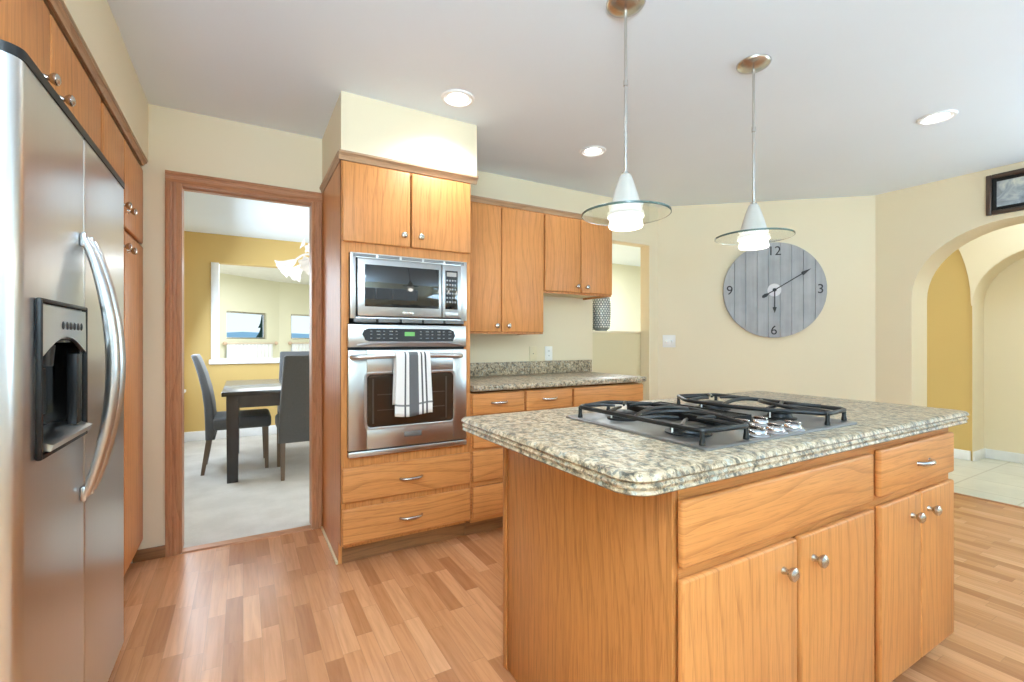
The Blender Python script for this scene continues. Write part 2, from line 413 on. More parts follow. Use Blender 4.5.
# wall slab between plan points p0, p1, `t` thick to the left of p0->p1, with rectangular holes (s0, s1, z0, z1)
def slab(b, p0, p1, t, z0, z1, holes=()):
    p0 = Vector((*p0, 0)); p1 = Vector((*p1, 0)); L = (p1-p0).length; d = (p1-p0)/L; nrm = Vector((-d.y, d.x, 0))*t
    S = sorted({0, L, *[max(0, min(L, h[i])) for h in holes for i in (0, 1)]}); Z = sorted({z0, z1, *[h[i] for h in holes for i in (2, 3)]})
    def solid(i, j):
        if not (0 <= i < len(S)-1 and 0 <= j < len(Z)-1): return False
        sc, zc = (S[i]+S[i+1])/2, (Z[j]+Z[j+1])/2
        return not any(h[0] < sc < h[1] and h[2] < zc < h[3] for h in holes)
    tb = bmesh.new(); P = lambda s_, z, k: tb.verts.new(p0+d*s_+nrm*k+Vector((0, 0, z)))
    def q(*a): tb.faces.new([P(*x) for x in a])
    for i in range(len(S)-1):
        for j in range(len(Z)-1):
            if not solid(i, j): continue
            a, e, f, g = S[i], S[i+1], Z[j], Z[j+1]
            q((a, f, 0), (e, f, 0), (e, g, 0), (a, g, 0)); q((a, f, 1), (a, g, 1), (e, g, 1), (e, f, 1))
            if not solid(i-1, j): q((a, f, 0), (a, g, 0), (a, g, 1), (a, f, 1))
            if not solid(i+1, j): q((e, f, 0), (e, f, 1), (e, g, 1), (e, g, 0))
            if not solid(i, j-1): q((a, f, 0), (a, f, 1), (e, f, 1), (e, f, 0))
            if not solid(i, j+1): q((a, g, 0), (e, g, 0), (e, g, 1), (a, g, 1))
    bmesh.ops.remove_doubles(tb, verts=tb.verts, dist=1e-5); bmesh.ops.recalc_face_normals(tb, faces=tb.faces)
    b.add(tb); return b

C = 2.42           # ceiling height
YB = 3.11          # kitchen back wall face
XR = 4.74          # arch wall face
PA, PB = (3.38, YB), (XR, 1.92)   # clock wall runs between these
YG = 6.5           # gold dining wall face

# ================================================================== SETTING
b = B().prism([(-1.15, -2.7), (4.70, -2.7), (4.70, 1.94), (3.42, 3.10), (-1.15, 3.10)], lambda x, y: (x, y, -0.05), lambda x, y: (x, y, 0)); struct('floor', b, 'laminate')
b = B().box(-0.72, 2.45, 3.15, 6.5, -0.05, 0.006); struct('floor_dining', b, 'carpet')
b = B().box(-1.6, 2.9, 6.5, 12.6, -0.05, 0.004); struct('floor_sunroom', b, 'carpet')
b = B().box(4.70, 6.6, -1.2, 3.2, -0.05, 0.002); struct('floor_hall', b, 'tile')
b = B().box(2.50, 7.2, 3.26, 5.9, -0.05, 0.002); struct('floor_passage', b, 'carpet')
b = B().prism([(-1.15, -2.7), (XR+0.1, -2.7), (XR+0.1, 1.98), (3.45, 3.2), (-1.15, 3.2)], lambda x, y: (x, y, C), lambda x, y: (x, y, C+0.06)); struct('ceiling', b, 'ceil')
b = B().box(-0.72, 2.45, 3.2, 6.62, C, C+0.06); struct('ceiling_dining', b, 'ceil')
b = B().box(-1.6, 2.9, 6.62, 12.6, C, C+0.06); struct('ceiling_sunroom', b, 'white')
b = B().box(2.50, 7.2, 3.2, 5.9, C, C+0.06); struct('ceiling_passage', b, 'ceil')
b = B().box(XR, 6.6, -1.2, 3.2, 2.75, 2.8); struct('ceiling_hall', b, 'ceil')

# kitchen back wall: doorway, pass-through opening
DX0, DX1, DZ = -0.290, 0.368, 2.016
b = slab(B(), (-1.15, YB), (3.38, YB), 0.11, 0, C, [(DX0+1.15, DX1+1.15, 0, DZ), (2.592+1.15, 3.268+1.15, 0, 2.047)]); struct('wall_back', b, 'wall')
M['low'] = paint('low_wall_tone', (0.74, 0.65, 0.42))  # deeper yellow than the back wall
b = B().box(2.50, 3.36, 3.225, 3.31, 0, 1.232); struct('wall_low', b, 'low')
b = B().box(2.50, 3.36, 3.215, 3.33, 1.232, 1.252, 0.004); struct('trim_1', b, 'wall')
b = slab(B(), PA, PB, 0.11, 0, C); struct('wall_clock', b, 'wall')
b = slab(B(), (-1.07, -2.7), (-1.07, YB), 0.08, 0, C); struct('wall_left', b, 'wall')
# soffits
b = B().box(-1.07, -0.435, -0.2, YB, 2.112, C); struct('wall_soffit', b, 'wall')
b = B().box(0.428, 1.185, 2.462, YB, 2.118, C); struct('wall_soffit_2', b, 'wall')
# rear wall with the wide window behind the camera
b = slab(B(), (4.85, -2.7), (-1.15, -2.7), 0.1, 0, C, [(1.4, 5.5, 0.55, 1.85)]); struct('wall_rear', b, 'wall')
def window(name, p0, p1, z0, z1, fw=0.04, depth=0.05, mull=(), mat='white'):
    p0 = Vector((*p0, 0)); p1 = Vector((*p1, 0)); L = (p1-p0).length; ang = math.atan2(p1.y-p0.y, p1.x-p0.x)
    o_ = Matrix.Translation(p0) @ Matrix.Rotation(ang, 4, 'Z')
    f = B(); d = depth/2
    f.box(0, fw, -d, d, z0, z1, 0.004); f.box(L-fw, L, -d, d, z0, z1, 0.004); f.box(fw, L-fw, -d, d, z1-fw, z1, 0.004); f.box(fw, L-fw, -d, d, z0, z0+fw, 0.004)
    for s_ in mull: f.box(s_-0.02, s_+0.02, -d*0.8, d*0.8, z0+fw, z1-fw, 0.003)
    f.xf(o_); w_ = struct(name, f, mat)
    g = B().box(fw*0.8, L-fw*0.8, -0.003, 0.003, z0+fw*0.8, z1-fw*0.8).xf(o_); struct('pane', g, 'pane', w_)
    return w_
window('window_1', (-0.648, -2.75), (3.448, -2.75), 0.551, 1.849, 0.05, 0.05, (1.1, 2.2))

# arch wall (kitchen side) and vestibule beyond
def arch_poly(ya, yb, z0, bz, y_lo, y_hi, top, n=28):
    yc, a = (ya+yb)/2, (yb-ya)/2
    pts = [(y_lo, 0), (ya, 0)]
    for k in range(n+1):
        th = PI-PI*k/n; cc, ss = math.cos(th), math.sin(th)
        pts.append((yc+a*math.copysign(abs(cc)**0.95, cc), z0+bz*abs(ss)**0.95))
    pts += [(yb, 0), (y_hi, 0), (y_hi, top), (y_lo, top)]
    return pts
poly = arch_poly(0.43, 1.668, 1.50, 0.54, -2.7, 1.92, C+0.33)
b = B().prism(poly, lambda y, z: (XR, y, z), lambda y, z: (XR+0.30, y, z)); struct('wall_right', b, 'arch')
# far hall wall: recessed arched niche and, sharing the springing point, an arch cut in front of a deeper gold layer
y_mid = 1.675
def arc(yc, a, z0, bz, t0, t1, n=24): return [(yc+a*math.cos(t0+(t1-t0)*k/n), z0+bz*math.sin(t0+(t1-t0)*k/n)) for k in range(n+1)]
poly = [(-1.2, 0), (0.57, 0)] + arc(1.122, 0.55, 1.527, 0.493, PI, 0) + [(1.676, 1.50)] + arc(2.23, 0.55, 1.53, 0.98, PI, 0) + [(2.78, 0), (3.2, 0), (3.2, 2.75), (-1.2, 2.75)]
b = B().prism(poly, lambda y, z: (6.08, y, z), lambda y, z: (6.105, y, z)); struct('wall_hall', b, 'arch')
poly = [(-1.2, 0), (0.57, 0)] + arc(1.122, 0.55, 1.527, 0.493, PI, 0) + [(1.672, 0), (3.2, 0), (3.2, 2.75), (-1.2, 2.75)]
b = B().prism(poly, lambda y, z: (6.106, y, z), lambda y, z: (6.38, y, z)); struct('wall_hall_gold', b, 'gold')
b = B().box(6.381, 6.45, -1.2, 3.2, 0, 2.75); struct('wall_niche', b, 'arch')
# niche lining (cream)
poly_o = [(0.571, 0)] + arc(1.122, 0.549, 1.527, 0.492, PI, 0) + [(1.671, 0)]
poly_i = [(0.575, 0)] + arc(1.122, 0.545, 1.527, 0.488, PI, 0) + [(1.667, 0)]
b = B().prism(poly_o + poly_i[::-1], lambda y, z: (6.084, y, z), lambda y, z: (6.379, y, z)); struct('wall_niche_lining', b, 'arch')
b = B().box(5.05, 6.07, 3.1, 3.2, 0, 2.75).box(5.05, 6.07, -1.2, -1.1, 0, 2.75); struct('wall_hall_end', b, 'arch')
b = B().box(6.364, 6.379, 0.58, 1.665, 0.003, 0.095, 0.003).box(6.083, 6.379, 1.652, 1.666, 0.003, 0.095, 0.003).box(6.088, 6.104, 1.685, 2.775, 0.003, 0.095, 0.003); struct('baseboard_hall', b, 'white')
# room seen through the pass-through
b = slab(B(), (2.50, 5.75), (7.1, 5.75), 0.1, 0, C); struct('wall_passage', b, 'pale')
b = slab(B(), (7.1, 5.75), (7.1, 3.3), 0.08, 0, C); struct('wall_passage_side', b, 'pale')

# dining room
b = slab(B(), (2.40, YG), (-0.68, YG), -0.12, 0, C, [(2.40-1.9, 2.40+0.32, 0.90, 2.085)]); struct('wall_dining', b, 'gold')
b = slab(B(), (-0.60, 3.22), (-0.60, YG+0.12), 0.08, 0, C, [(1.2, 3.12, 0.62, 2.0)]); struct('wall_dining_side', b, 'gold')
b = slab(B(), (2.38, YG+0.12), (2.38, 3.22), 0.08, 0, C); struct('wall_dining_far', b, 'gold')
window('window_2', (-0.63, 4.425), (-0.63, 6.335), 0.621, 1.999, 0.05, 0.06, (0.95,))
b = B().box(-0.60, -0.555, 4.36, 6.40, 0.585, 0.615, 0.005).box(-0.60, -0.582, 6.335, 6.40, 0.615, 2.06, 0.004).box(-0.60, -0.582, 4.36, 4.425, 0.615, 2.06, 0.004).box(-0.60, -0.582, 4.36, 6.40, 2.0, 2.06, 0.004); struct('trim_2', b, 'white')
b = B().box(-0.60, 2.37, YG-0.014, YG, 0.006, 0.115, 0.004).box(-0.60, -0.586, 3.23, YG-0.014, 0.006, 0.115, 0.004); struct('baseboard_dining', b, 'white')
b = B().box(-0.325, -0.245, YG-0.012, YG+0.125, 0.95, 2.085, 0.004); struct('trim_3', b, 'white')
b = B().box(-0.345, 1.92, YG-0.035, YG+0.14, 0.885, 0.945, 0.008); struct('trim_4', b, 'white')
# sunroom bay beyond
W1A, W1B, W2B = (-1.42, 9.286), (0.667, 11.10), (2.60, 11.856)
L1 = math.dist(W1A, W1B)
def along(a, c, s_): 
    L = math.dist(a, c); return (a[0]+(c[0]-a[0])*s_/L, a[1]+(c[1]-a[1])*s_/L)
s1, s2 = math.dist(W1A, (-0.268, 10.287)), math.dist(W1A, (0.422, 10.887))
t1, t2 = math.dist(W1B, (0.906, 11.194)), math.dist(W1B, (1.75, 11.524))
b = slab(B(), W1A, W1B, 0.1, 0, C, [(s1, s2, 1.20, 1.73), (s1, s2, 0.45, 1.02)])
struct('wall_sunroom', b, 'pale')
b = slab(B(), W1B, W2B, 0.1, 0, C, [(t1, t2, 1.20, 1.745), (t1, t2, 0.45, 1.02)]); struct('wall_sunroom_bay', b, 'pale')
b = slab(B(), (-1.42, YG+0.13), W1A, 0.08, 0, C); struct('wall_sunroom_side', b, 'pale')
b = slab(B(), W2B, (2.60, YG+0.13), 0.08, 0, C); struct('wall_sunroom_far', b, 'pale')
def off(p, a, c, d):
    L = math.dist(a, c); return (p[0]-(c[1]-a[1])/L*d, p[1]+(c[0]-a[0])/L*d)
def bay_window(name, a, c, q0, q1, z0, z1, fw=0.028, mat='nickel'):
    p0, p1 = off(along(a, c, q0), a, c, 0.06), off(along(a, c, q1), a, c, 0.06)
    window(name, p0, p1, z0+0.001, z1-0.001, fw, 0.04, (), mat)
bay_window('window_3', W1A, W1B, s1+.001, s2-.001, 1.20, 1.73); bay_window('window_4', W1A, W1B, s1+.001, s2-.001, 0.45, 1.02, 0.03, 'white')
bay_window('window_5', W1B, W2B, t1+.001, t2-.001, 1.20, 1.745); bay_window('window_6', W1B, W2B, t1+.001, t2-.001, 0.45, 1.02, 0.03, 'white')

# door casing, threshold, brown baseboards, tile edge
def casing():
    # fluted profile across the width, in plan for the jamb legs
    prof = [(0, 0), (0, .014), (.006, .019), (.014, .019), (.018, .014), (.028, .014), (.032, .018), (.044, .018), (.05, .012), (.060, .008), (.060, 0)]
    l = B().prism(prof, lambda u, v: (DX0-.003-.069+u*1.15, YB-v, 0), lambda u, v: (DX0-.003-.069+u*1.15, YB-v, DZ+.003))
    struct('trim_5', l, 'trimwood')
    r = B().prism(prof, lambda u, v: (DX1+.003+.055-u*.92, YB-v, 0), lambda u, v: (DX1+.003+.055-u*.92, YB-v, DZ+.003))
    struct('trim_6', r, 'trimwood')
    h = B().prism(prof, lambda u, v: (DX0-.072, YB-v, DZ+.063-u), lambda u, v: (DX1+.058, YB-v, DZ+.063-u))
    struct('trim_7', h, 'trimwood_h')
    j = B().box(DX0-.003, DX0+.001, YB-.002, YB+.112, 0, DZ).box(DX1-.001, DX1+.003, YB-.002, YB+.112, 0, DZ); struct('trim_8', j, 'trimwood')
    j = B().box(DX0, DX1, YB-.002, YB+.112, DZ-.004, DZ+.003).box(DX0, DX1, YB+.05, YB+.06, DZ-.010, DZ-.004); struct('trim_9', j, 'trimwood_h')
    t_ = B().prism([(YB-.012, 0), (YB-.006, .008), (YB+.05, .008), (YB+.056, 0)], lambda y, z: (DX0, y, z), lambda y, z: (DX1, y, z)); struct('trim_10', t_, 'trimwood_h')
casing()
b = B().box(-0.50, -0.352, YB-.014, YB, 0.0, 0.062, 0.004); struct('baseboard_back', b, 'kick')
b = B().box(3.29, 3.37, YB-.014, YB, 0, .062, .003); struct('baseboard_right', b, 'kick')
b = B().box(4.68, 4.705, 0.42, 1.69, 0, 0.006, 0.002); struct('trim_11', b, 'trimwood_h')

# ================================================================== CABINET HARDWARE
def knob(parent, pos, d, r=0.016, mat='nickel'):
    b = B().lathe([(0, 0), (.010, 0), (.009, .004), (.0072, .008), (.0072, .013), (.012, .017), (r, .024), (r*.97, .030), (r*.6, .0345), (0, .036)], pos, d, 20)
    return part('knob', b, mat, parent, 'silver knob')
def pull(parent, x0, x1, y, z, out=-0.026, mat='nickel'):
    n = 12; path = []
    for k in range(n+1):
        s_ = k/n; path.append((x0+(x1-x0)*s_, y+out*(math.sin(PI*s_)**0.45), z))
    b = B().tube(path, [0.0062+0.0022*math.sin(PI*k/n) for k in range(n+1)], 10)
    b.lathe([(0, 0), (.008, 0), (.007, .003), (0, .004)], (x0, y, z), (0, -1, 0), 14); b.lathe([(0, 0), (.008, 0), (.007, .003), (0, .004)], (x1, y, z), (0, -1, 0), 14)
    return part('pull', b, mat, parent, 'silver bar pull')
def front(parent, kind, x0, x1, z0, z1, yf, grain='oak_v', th=0.019):
    return part(kind, B().box(x0, x1, yf, yf+th, z0, z1, 0.007, 3), grain, parent)
def frontx(parent, kind, y0, y1, z0, z1, xf_, th=0.019):
    return part(kind, B().box(xf_-th, xf_, y0, y1, z0, z1, 0.007, 3), 'oak_v', parent)

# ================================================================== OVEN TOWER
TY = 2.47
t = thing('oven_cabinet', 'tall oak cabinet housing the microwave and oven, drawers at its foot', 'cabinet', (0.786, 2.79, 0))
X0, X1 = 0.428, 1.144
b = B().box(X0, X0+.018, 2.545, YB-.001, 0, .118).box(X0, X0+.018, TY, YB-.001, .118, 2.075)
part('side_panel', b, 'oak_v', t)
part('side_panel', B().box(X1-.018, X1, 2.561, YB-.001, 0, .118).box(X1-.018, X1, TY+.02, YB-.001, .118, 2.075), 'oak_v', t)
b = B().box(X0+.018, X1-.018, YB-.02, YB-.002, .118, 2.075).box(X0+.018, X1-.018, TY+.02, YB-.02, .10, .118).box(X0+.018, X1-.018, TY+.02, YB-.02, .535, .553).box(X0+.018, X1-.018, TY+.02, YB-.02, 1.640, 1.658).box(X0+.018, X1-.018, TY+.02, YB-.02, 2.057, 2.075)
part('carcass', b, 'oak_v', t)
b = B().box(X0, .466, TY-.001, TY+.019, .118, 2.075, .001).box(1.102, X1, TY-.001, TY+.019, .118, 2.075, .001)
for z0, z1 in ((.118, .132), (.305, .342), (.512, .576), (1.608, 1.668), (2.05, 2.075)): b.box(.466, 1.102, TY-.001, TY+.019, z0, z1)
part('face_frame', b, 'oak_v', t)
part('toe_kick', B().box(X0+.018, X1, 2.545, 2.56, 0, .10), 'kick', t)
part('shoe_moulding', B().box(X0-.012, X0-.0005, 2.545, 3.085, 0, .016, .003), 'melamine', t, 'pale strip along the floor')
for x0, x1, kx in ((.432, .783, .742), (.790, 1.140, .836)):
    d = front(t, 'door', x0, x1, 1.664, 2.066, TY-.021); knob(d, (kx, TY-.021, 1.722), (0, -1, 0))
for z0, z1, zp in ((.338, .517, .424), (.130, .308, .214)):
    d = front(t, 'drawer', .432, 1.138, z0, z1, TY-.021, 'oak_h'); pull(d, .728, .846, TY-.021, zp)
prof = [(0, 0), (.012, 0), (.016, .012), (.024, .022), (.036, .030), (.036, .040), (0, .040)]
b = B()
b.prism(prof, lambda u, z: (X0-.012, TY-u+.004, 2.076+z), lambda u, z: (X1+.040, TY-u+.004, 2.076+z))
b.prism(prof, lambda u, z: (X0-u*.5+.002, TY-.01, 2.076+z), lambda u, z: (X0-u*.5+.002, YB-.002, 2.076+z))
part('crown_moulding', b, 'crown', t)

# ---- microwave
t = thing('microwave', 'built-in stainless microwave set above the wall oven', 'microwave', (0.79, 2.75, 1.25))
part('housing', B().box(.50, 1.08, TY+.03, 2.95, 1.262, 1.603), 'dark', t)
b = B().box(.469, .497, TY-.024, TY-.002, 1.275, 1.612, .003).box(1.075, 1.113, TY-.024, TY-.002, 1.275, 1.612, .003).box(.497, 1.075, TY-.024, TY-.002, 1.586, 1.612, .002).box(.497, 1.075, TY-.024, TY-.002, 1.275, 1.283, .001)
part('trim_frame', b, 'steel', t)
M['vent'] = plain('vent_grey', (0.16, 0.16, 0.16), .45, .3)
for yy, z0, z1 in ((TY-.0245, 1.591, 1.606), (TY-.010, 1.256, 1.2745)):
    b = B()
    for k in range(5): b.box(.485+k*.124, .485+k*.124+.112, TY-.027, yy, z0, z1, .001)
    part('vent_strip', b, 'vent', t)
d = part('door', B().box(.503, .955, TY-.036, TY-.004, 1.288, 1.583, .005).box(.955, .958, TY-.02, TY-.004, 1.288, 1.583), 'steel_h', t)
part('window', B().box(.538, .938, TY-.0385, TY-.0362, 1.337, 1.553, .001), 'blackglass', d)
part('badge', B().box(.735, .795, TY-.0385, TY-.0362, 1.302, 1.316, .001), 'nickel', d)
p = part('control_panel', B().box(.960, 1.072, TY-.036, TY-.004, 1.288, 1.583, .005), 'steel_h', t)
part('keypad', B().box(.976, 1.050, TY-.0385, TY-.0362, 1.337, 1.553, .001), 'blackglass', p)
part('display', B().box(.984, 1.042, TY-.040, TY-.0386, 1.52, 1.543), plain('lcd', (.35, .32, .30), .3), p)
M['key_print'] = plain('key_print', (.30, .30, .30), .4)
for i in range(4):
    for j in range(6): part('touch_key', B().box(.982+i*.016, .992+i*.016, TY-.0397, TY-.0386, 1.372+j*.024, 1.382+j*.024, .0005), 'key_print', p)
part('release_button', B().box(.975, 1.052, TY-.040, TY-.0362, 1.297, 1.325, .003), 'steel_h', p)

# ---- wall oven
t = thing('wall_oven', 'stainless wall oven with a striped towel over its handle', 'oven', (0.79, 2.75, 0.57))
part('housing', B().box(.49, 1.078, TY+.03, 3.02, .585, 1.24), 'dark', t)
part('backing', B().box(.459, 1.103, TY-.006, TY-.0025, .572, 1.248), 'black', t)
p = part('control_panel', B().box(.457, 1.105, TY-.034, TY-.0065, 1.128, 1.246, .005), 'steel_h', t)
pts = [(.535, 1.178)] + [(.555+.03*math.cos(a)-.0, 1.195+.03*math.sin(a)) for a in (PI*1.0, PI*.75, PI*.5)] + [(1.0, 1.225), (1.025, 1.215), (1.035, 1.190), (1.02, 1.158), (.56, 1.158), (.54, 1.165)]
b = B().prism(pts, lambda x, z: (x, TY-.0375, z), lambda x, z: (x, TY-.0342, z)); part('touch_panel', b, 'blackglass', p)
part('display', B().box(.745, .80, TY-.0395, TY-.0376, 1.186, 1.208), 'green_led', p)
M['oven_print'] = plain('oven_print', (.20, .20, .20), .4)
for ks in (range(0, 5), range(8, 14)):
    for k in ks:
        x = .565+k*.033
        for zz in (1.172, 1.192, 1.208): part('touch_key', B().box(x, x+.010+.008*(k % 2), TY-.0388, TY-.0376, zz, zz+.005), 'oven_print', p)
b = B().tube([(.50, TY-.037, 1.137), (.57, TY-.041, 1.148), (.785, TY-.044, 1.152), (1.0, TY-.041, 1.148), (1.07, TY-.037, 1.137)], .007, 8); part('panel_lip', b, 'steel_h', p)
d = B().box(.457, .548, TY-.038, TY-.0065, .604, 1.114, .004).box(1.022, 1.105, TY-.038, TY-.0065, .604, 1.114, .004)
d.box(.5475, 1.0225, TY-.038, TY-.0065, .987, 1.114, .004).box(.5475, 1.0225, TY-.038, TY-.0065, .604, .716, .004)
d = part('oven_door', d, 'steel_h', t)
b = B().loft([rrect(.5478, 1.0222, .716, .987, .02, 0)]*2) if False else B()
ring = lambda ins, y: [(x, y, z) for x, z, _ in rrect(.540+ins, 1.030-ins, .708+ins, .995-ins, .022, 0)]
b.loft([ring(0, TY-.0385), ring(.002, TY-.0415), ring(.012, TY-.0415), ring(.016, TY-.034)]); part('window', b, 'ovenglass', d)
tt = B(); R = [ring(-.004, TY-.0382), ring(-.004, TY-.042), ring(.006, TY-.043), ring(.010, TY-.040)]
me = bmesh.new(); V = [[me.verts.new(q) for q in r] for r in R]
for a_, c_ in zip(V, V[1:]):
    for i in range(len(a_)): me.faces.new((a_[i], a_[(i+1) % len(a_)], c_[(i+1) % len(a_)], c_[i]))
bmesh.ops.recalc_face_normals(me, faces=me.faces); tt.add(me); part('window_rim', tt, 'steel_h', d)
b = B()
for zz in (.80, .88): b.box(.60, .97, TY-.0422, TY-.0417, zz, zz+.004)
for k in range(2): b.box(.575+k*.40, .583+k*.40, TY-.0422, TY-.0417, .735, .965)
part('oven_rack', b, plain('rack', (.05, .035, .025), .4), d)
part('badge', B().box(.742, .838, TY-.0415, TY-.0382, .650, .678, .002), 'vent', d)
part('base_trim', B().box(.457, 1.105, TY-.040, TY-.0065, .570, .598, .004), 'steel_h', t)
HY = TY-.085
b = B().tube([(.472, TY-.038, 1.078), (.480, HY+.012, 1.078), (.50, HY, 1.080), (.60, HY-.004, 1.083), (.765, HY-.006, 1.085), (.93, HY-.004, 1.083), (1.035, HY, 1.080), (1.055, HY+.012, 1.078), (1.062, TY-.038, 1.078)], .0125, 12)
part('handle', b, 'steel_handle', d)

# ---- towel folded over the oven handle
def towel():
    bm = bmesh.new(); uvl = bm.loops.layers.uv.new('UVMap'); nx = 24
    path = []
    hy, hz, r = HY-.005, 1.085, .0165
    for k in range(15): path.append((hy-r-.002-.004*(1-k/14), .775+(hz-.775)*k/14, k/14*.62))
    for k in range(1, 9):
        a = PI-PI*k/9; path.append((hy+r*math.cos(a), hz+r*math.sin(a), .62+.05*k/9))
    for k in range(9): path.append((hy+r+.002, hz-(hz-.83)*k/8, .70+.3*k/8))
    grid = []
    for j, (y, z, v) in enumerate(path):
        row = []
        for i in range(nx+1):
            u = i/nx; wgt = min(1, max(0, (1.085-z)/.25))
            x = .678+(.862-.678)*u + (u-.45)*.018*wgt
            fold = .005*math.sin(u*9+1.0)*wgt*(1 if j < 15 else .2) - (.010*wgt if u < .12 and j < 15 else 0)
            zz = z-(.007*wgt*math.sin(u*5) if j < 15 else 0)
            row.append((bm.verts.new((x, y-abs(fold) if j < 15 else y, zz)), u, v))
        grid.append(row)
    for a, c in zip(grid, grid[1:]):
        for i in range(nx):
            q = (a[i], a[i+1], c[i+1], c[i]); f = bm.faces.new([k[0] for k in q])
            for l, k in zip(f.loops, q): l[uvl].uv = (k[1], k[2])
    bmesh.ops.recalc_face_normals(bm, faces=bm.faces)
    loc = Vector((.77, hy, .78)); bmesh.ops.translate(bm, vec=-loc, verts=bm.verts)
    me = bpy.data.meshes.new('dish_towel'); bm.to_mesh(me); bm.free()
    for p_ in me.polygons: p_.use_smooth = True
    me.materials.append(M['towel'])
    o = bpy.data.objects.new('dish_towel', me); COL.objects.link(o); o.location = loc
    md = o.modifiers.new('cloth_thickness', 'SOLIDIFY'); md.thickness = .003; md.offset = 0
    o['label'] = 'white dish towel with charcoal stripes hanging on the oven handle'; o['category'] = 'towel'
towel()

# ================================================================== BASE CABINETS + COUNTER
def base_unit(x0, x1, label, fronts, group='oak base cabinets by the oven'):
    t = thing('base_cabinet', label, 'cabinet', ((x0+x1)/2, 2.8, 0), 0, group)
    x0 += .0008; x1 -= .0008
    b = B().box(x0, x0+.016, TY+.02, YB-.002, .10, .854).box(x1-.016, x1, TY+.02, YB-.002, .10, .854).box(x0+.016, x1-.016, YB-.02, YB-.002, .10, .854).box(x0+.016, x1-.016, TY+.02, YB-.02, .10, .118)
    part('carcass', b, 'oak_v', t)
    b = B().box(x0, x0+.03, TY, TY+.02, .10, .854).box(x1-.03, x1, TY, TY+.02, .10, .854).box(x0+.03, x1-.03, TY, TY+.02, .835, .8535).box(x0+.03, x1-.03, TY, TY+.02, .10, .135)
    for k, z0, z1, _ in fronts:
        if z0 > .2: b.box(x0+.03, x1-.03, TY, TY+.02, z0-.03, z0+.01)
    part('face_frame', b, 'oak_h', t)
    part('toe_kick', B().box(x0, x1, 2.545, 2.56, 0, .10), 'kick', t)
    for k, z0, z1, pl in fronts:
        d = front(t, k, x0+.008, x1-.006, z0, z1, TY-.021, 'oak_h' if k != 'door' else 'oak_v')
        if pl == 'pull': xm = (x0+x1)/2; pull(d, xm-.05, xm+.05, TY-.021, (z0+z1)/2+.005)
        elif pl == 'knob': knob(d, (x0+.05, TY-.021, z1-.06), (0, -1, 0))
    return t
base_unit(1.146, 1.510, 'oak drawer stack standing against the oven tower', [('drawer', .728, .850, 'pull'), ('drawer', .532, .712, 'pull'), ('drawer', .338, .517, None), ('drawer', .130, .308, None)])
base_unit(1.510, 1.876, 'oak base cabinet with one narrow drawer, middle of the run', [('drawer', .728, .850, 'pull'), ('door', .130, .712, 'knob')])
base_unit(1.876, 2.522, 'oak base cabinet with wide plain front at the pass-through end', [('drawer', .728, .850, None), ('door', .130, .712, 'knob')])

EDGE_PLAIN = [(.008, 0), (.003, -.003), (.0005, -.009), (.000, -.020), (.002, -.028), (.007, -.033)]
EDGE = [(.016, 0), (.006, -.002), (.002, -.007), (.000, -.013), (.003, -.017), (.0065, -.0180), (.006, -.0215), (.002, -.026), (.003, -.031), (.0065, -.033), (.006, -.036), (.003, -.041), (.010, -.046)]
def counter(x0, x1, y0, y1, ztop, r, radii=None):
    return B().loft([rrect(x0+i, x1-i, y0+i, y1-i, r, ztop+dz, 7, radii and tuple(max(.001, q) for q in radii)) for i, dz in EDGE])
b = B().loft([rrect(1.1465, 2.535-i, 2.425+i, YB-.001, .003, .901+dz, 4, (.003, .003, .003, .02)) for i, dz in EDGE_PLAIN])
single('countertop', b, 'granite', 'speckled granite worktop along the back wall by the oven', 'countertop', (1.84, 2.77, .868), None)
b = B().box(1.1465, 2.57, YB-.021, YB-.0012, .9015, 1.0, .003); single('backsplash', b, 'granite', 'low granite upstand strip behind the back worktop', 'backsplash', (1.85, YB-.01, .9015))

# ================================================================== WALL CABINETS
UY = 2.775
def wall_unit(x0, x1, z0, label, xm, knobz, crown_ext=0):
    t = thing('wall_cabinet', label, 'cabinet', ((x0+x1)/2, (UY+YB)/2, z0), 0, 'oak wall cabinets over the back worktop')
    x0 += .0008; x1 -= .0008
    b = B().box(x0, x0+.016, UY+.018, YB-.002, z0, 2.075).box(x1-.016, x1, UY+.018, YB-.002, z0, 2.075).box(x0+.016, x1-.016, YB-.012, YB-.002, z0+.018, 2.075).box(x0+.016, x1-.016, UY+.018, YB-.012, 2.06, 2.075)
    part('carcass', b, 'oak_v', t)
    part('bottom_panel', B().box(x0+.016, x1-.016, UY+.018, YB-.012, z0+.014, z0+.022), 'melamine', t, 'pale underside')
    b = B().box(x0, x0+.03, UY, UY+.018, z0, 2.075).box(x1-.03, x1, UY, UY+.018, z0, 2.075).box(x0+.03, x1-.03, UY, UY+.018, z0, z0+.035).box(x0+.03, x1-.03, UY, UY+.018, 2.04, 2.075).box(xm-.02, xm+.02, UY, UY+.018, z0+.035, 2.04)
    part('face_frame', b, 'oak_v', t)
    for a_, c_, kx in ((x0+.006, xm-.0035, xm-.045), (xm+.0035, x1-.006, xm+.045)):
        d = front(t, 'door', a_, c_, z0+.012, 2.062, UY-.020); knob(d, (kx, UY-.020, knobz), (0, -1, 0))
    b = B().prism(prof, lambda u, z: (x0, UY-u*.8+.004, 2.076+z*.8), lambda u, z: (x1+crown_ext, UY-u*.8+.004, 2.076+z*.8))
    part('crown_moulding', b, 'crown', t)
    return t
wall_unit(1.146, 1.858, 1.208, 'tall two-door oak wall cabinet beside the oven tower', 1.511, 1.262)
wall_unit(1.858, 2.502, 1.506, 'short two-door oak wall cabinet at the pass-through end', 2.188, 1.562, .0)

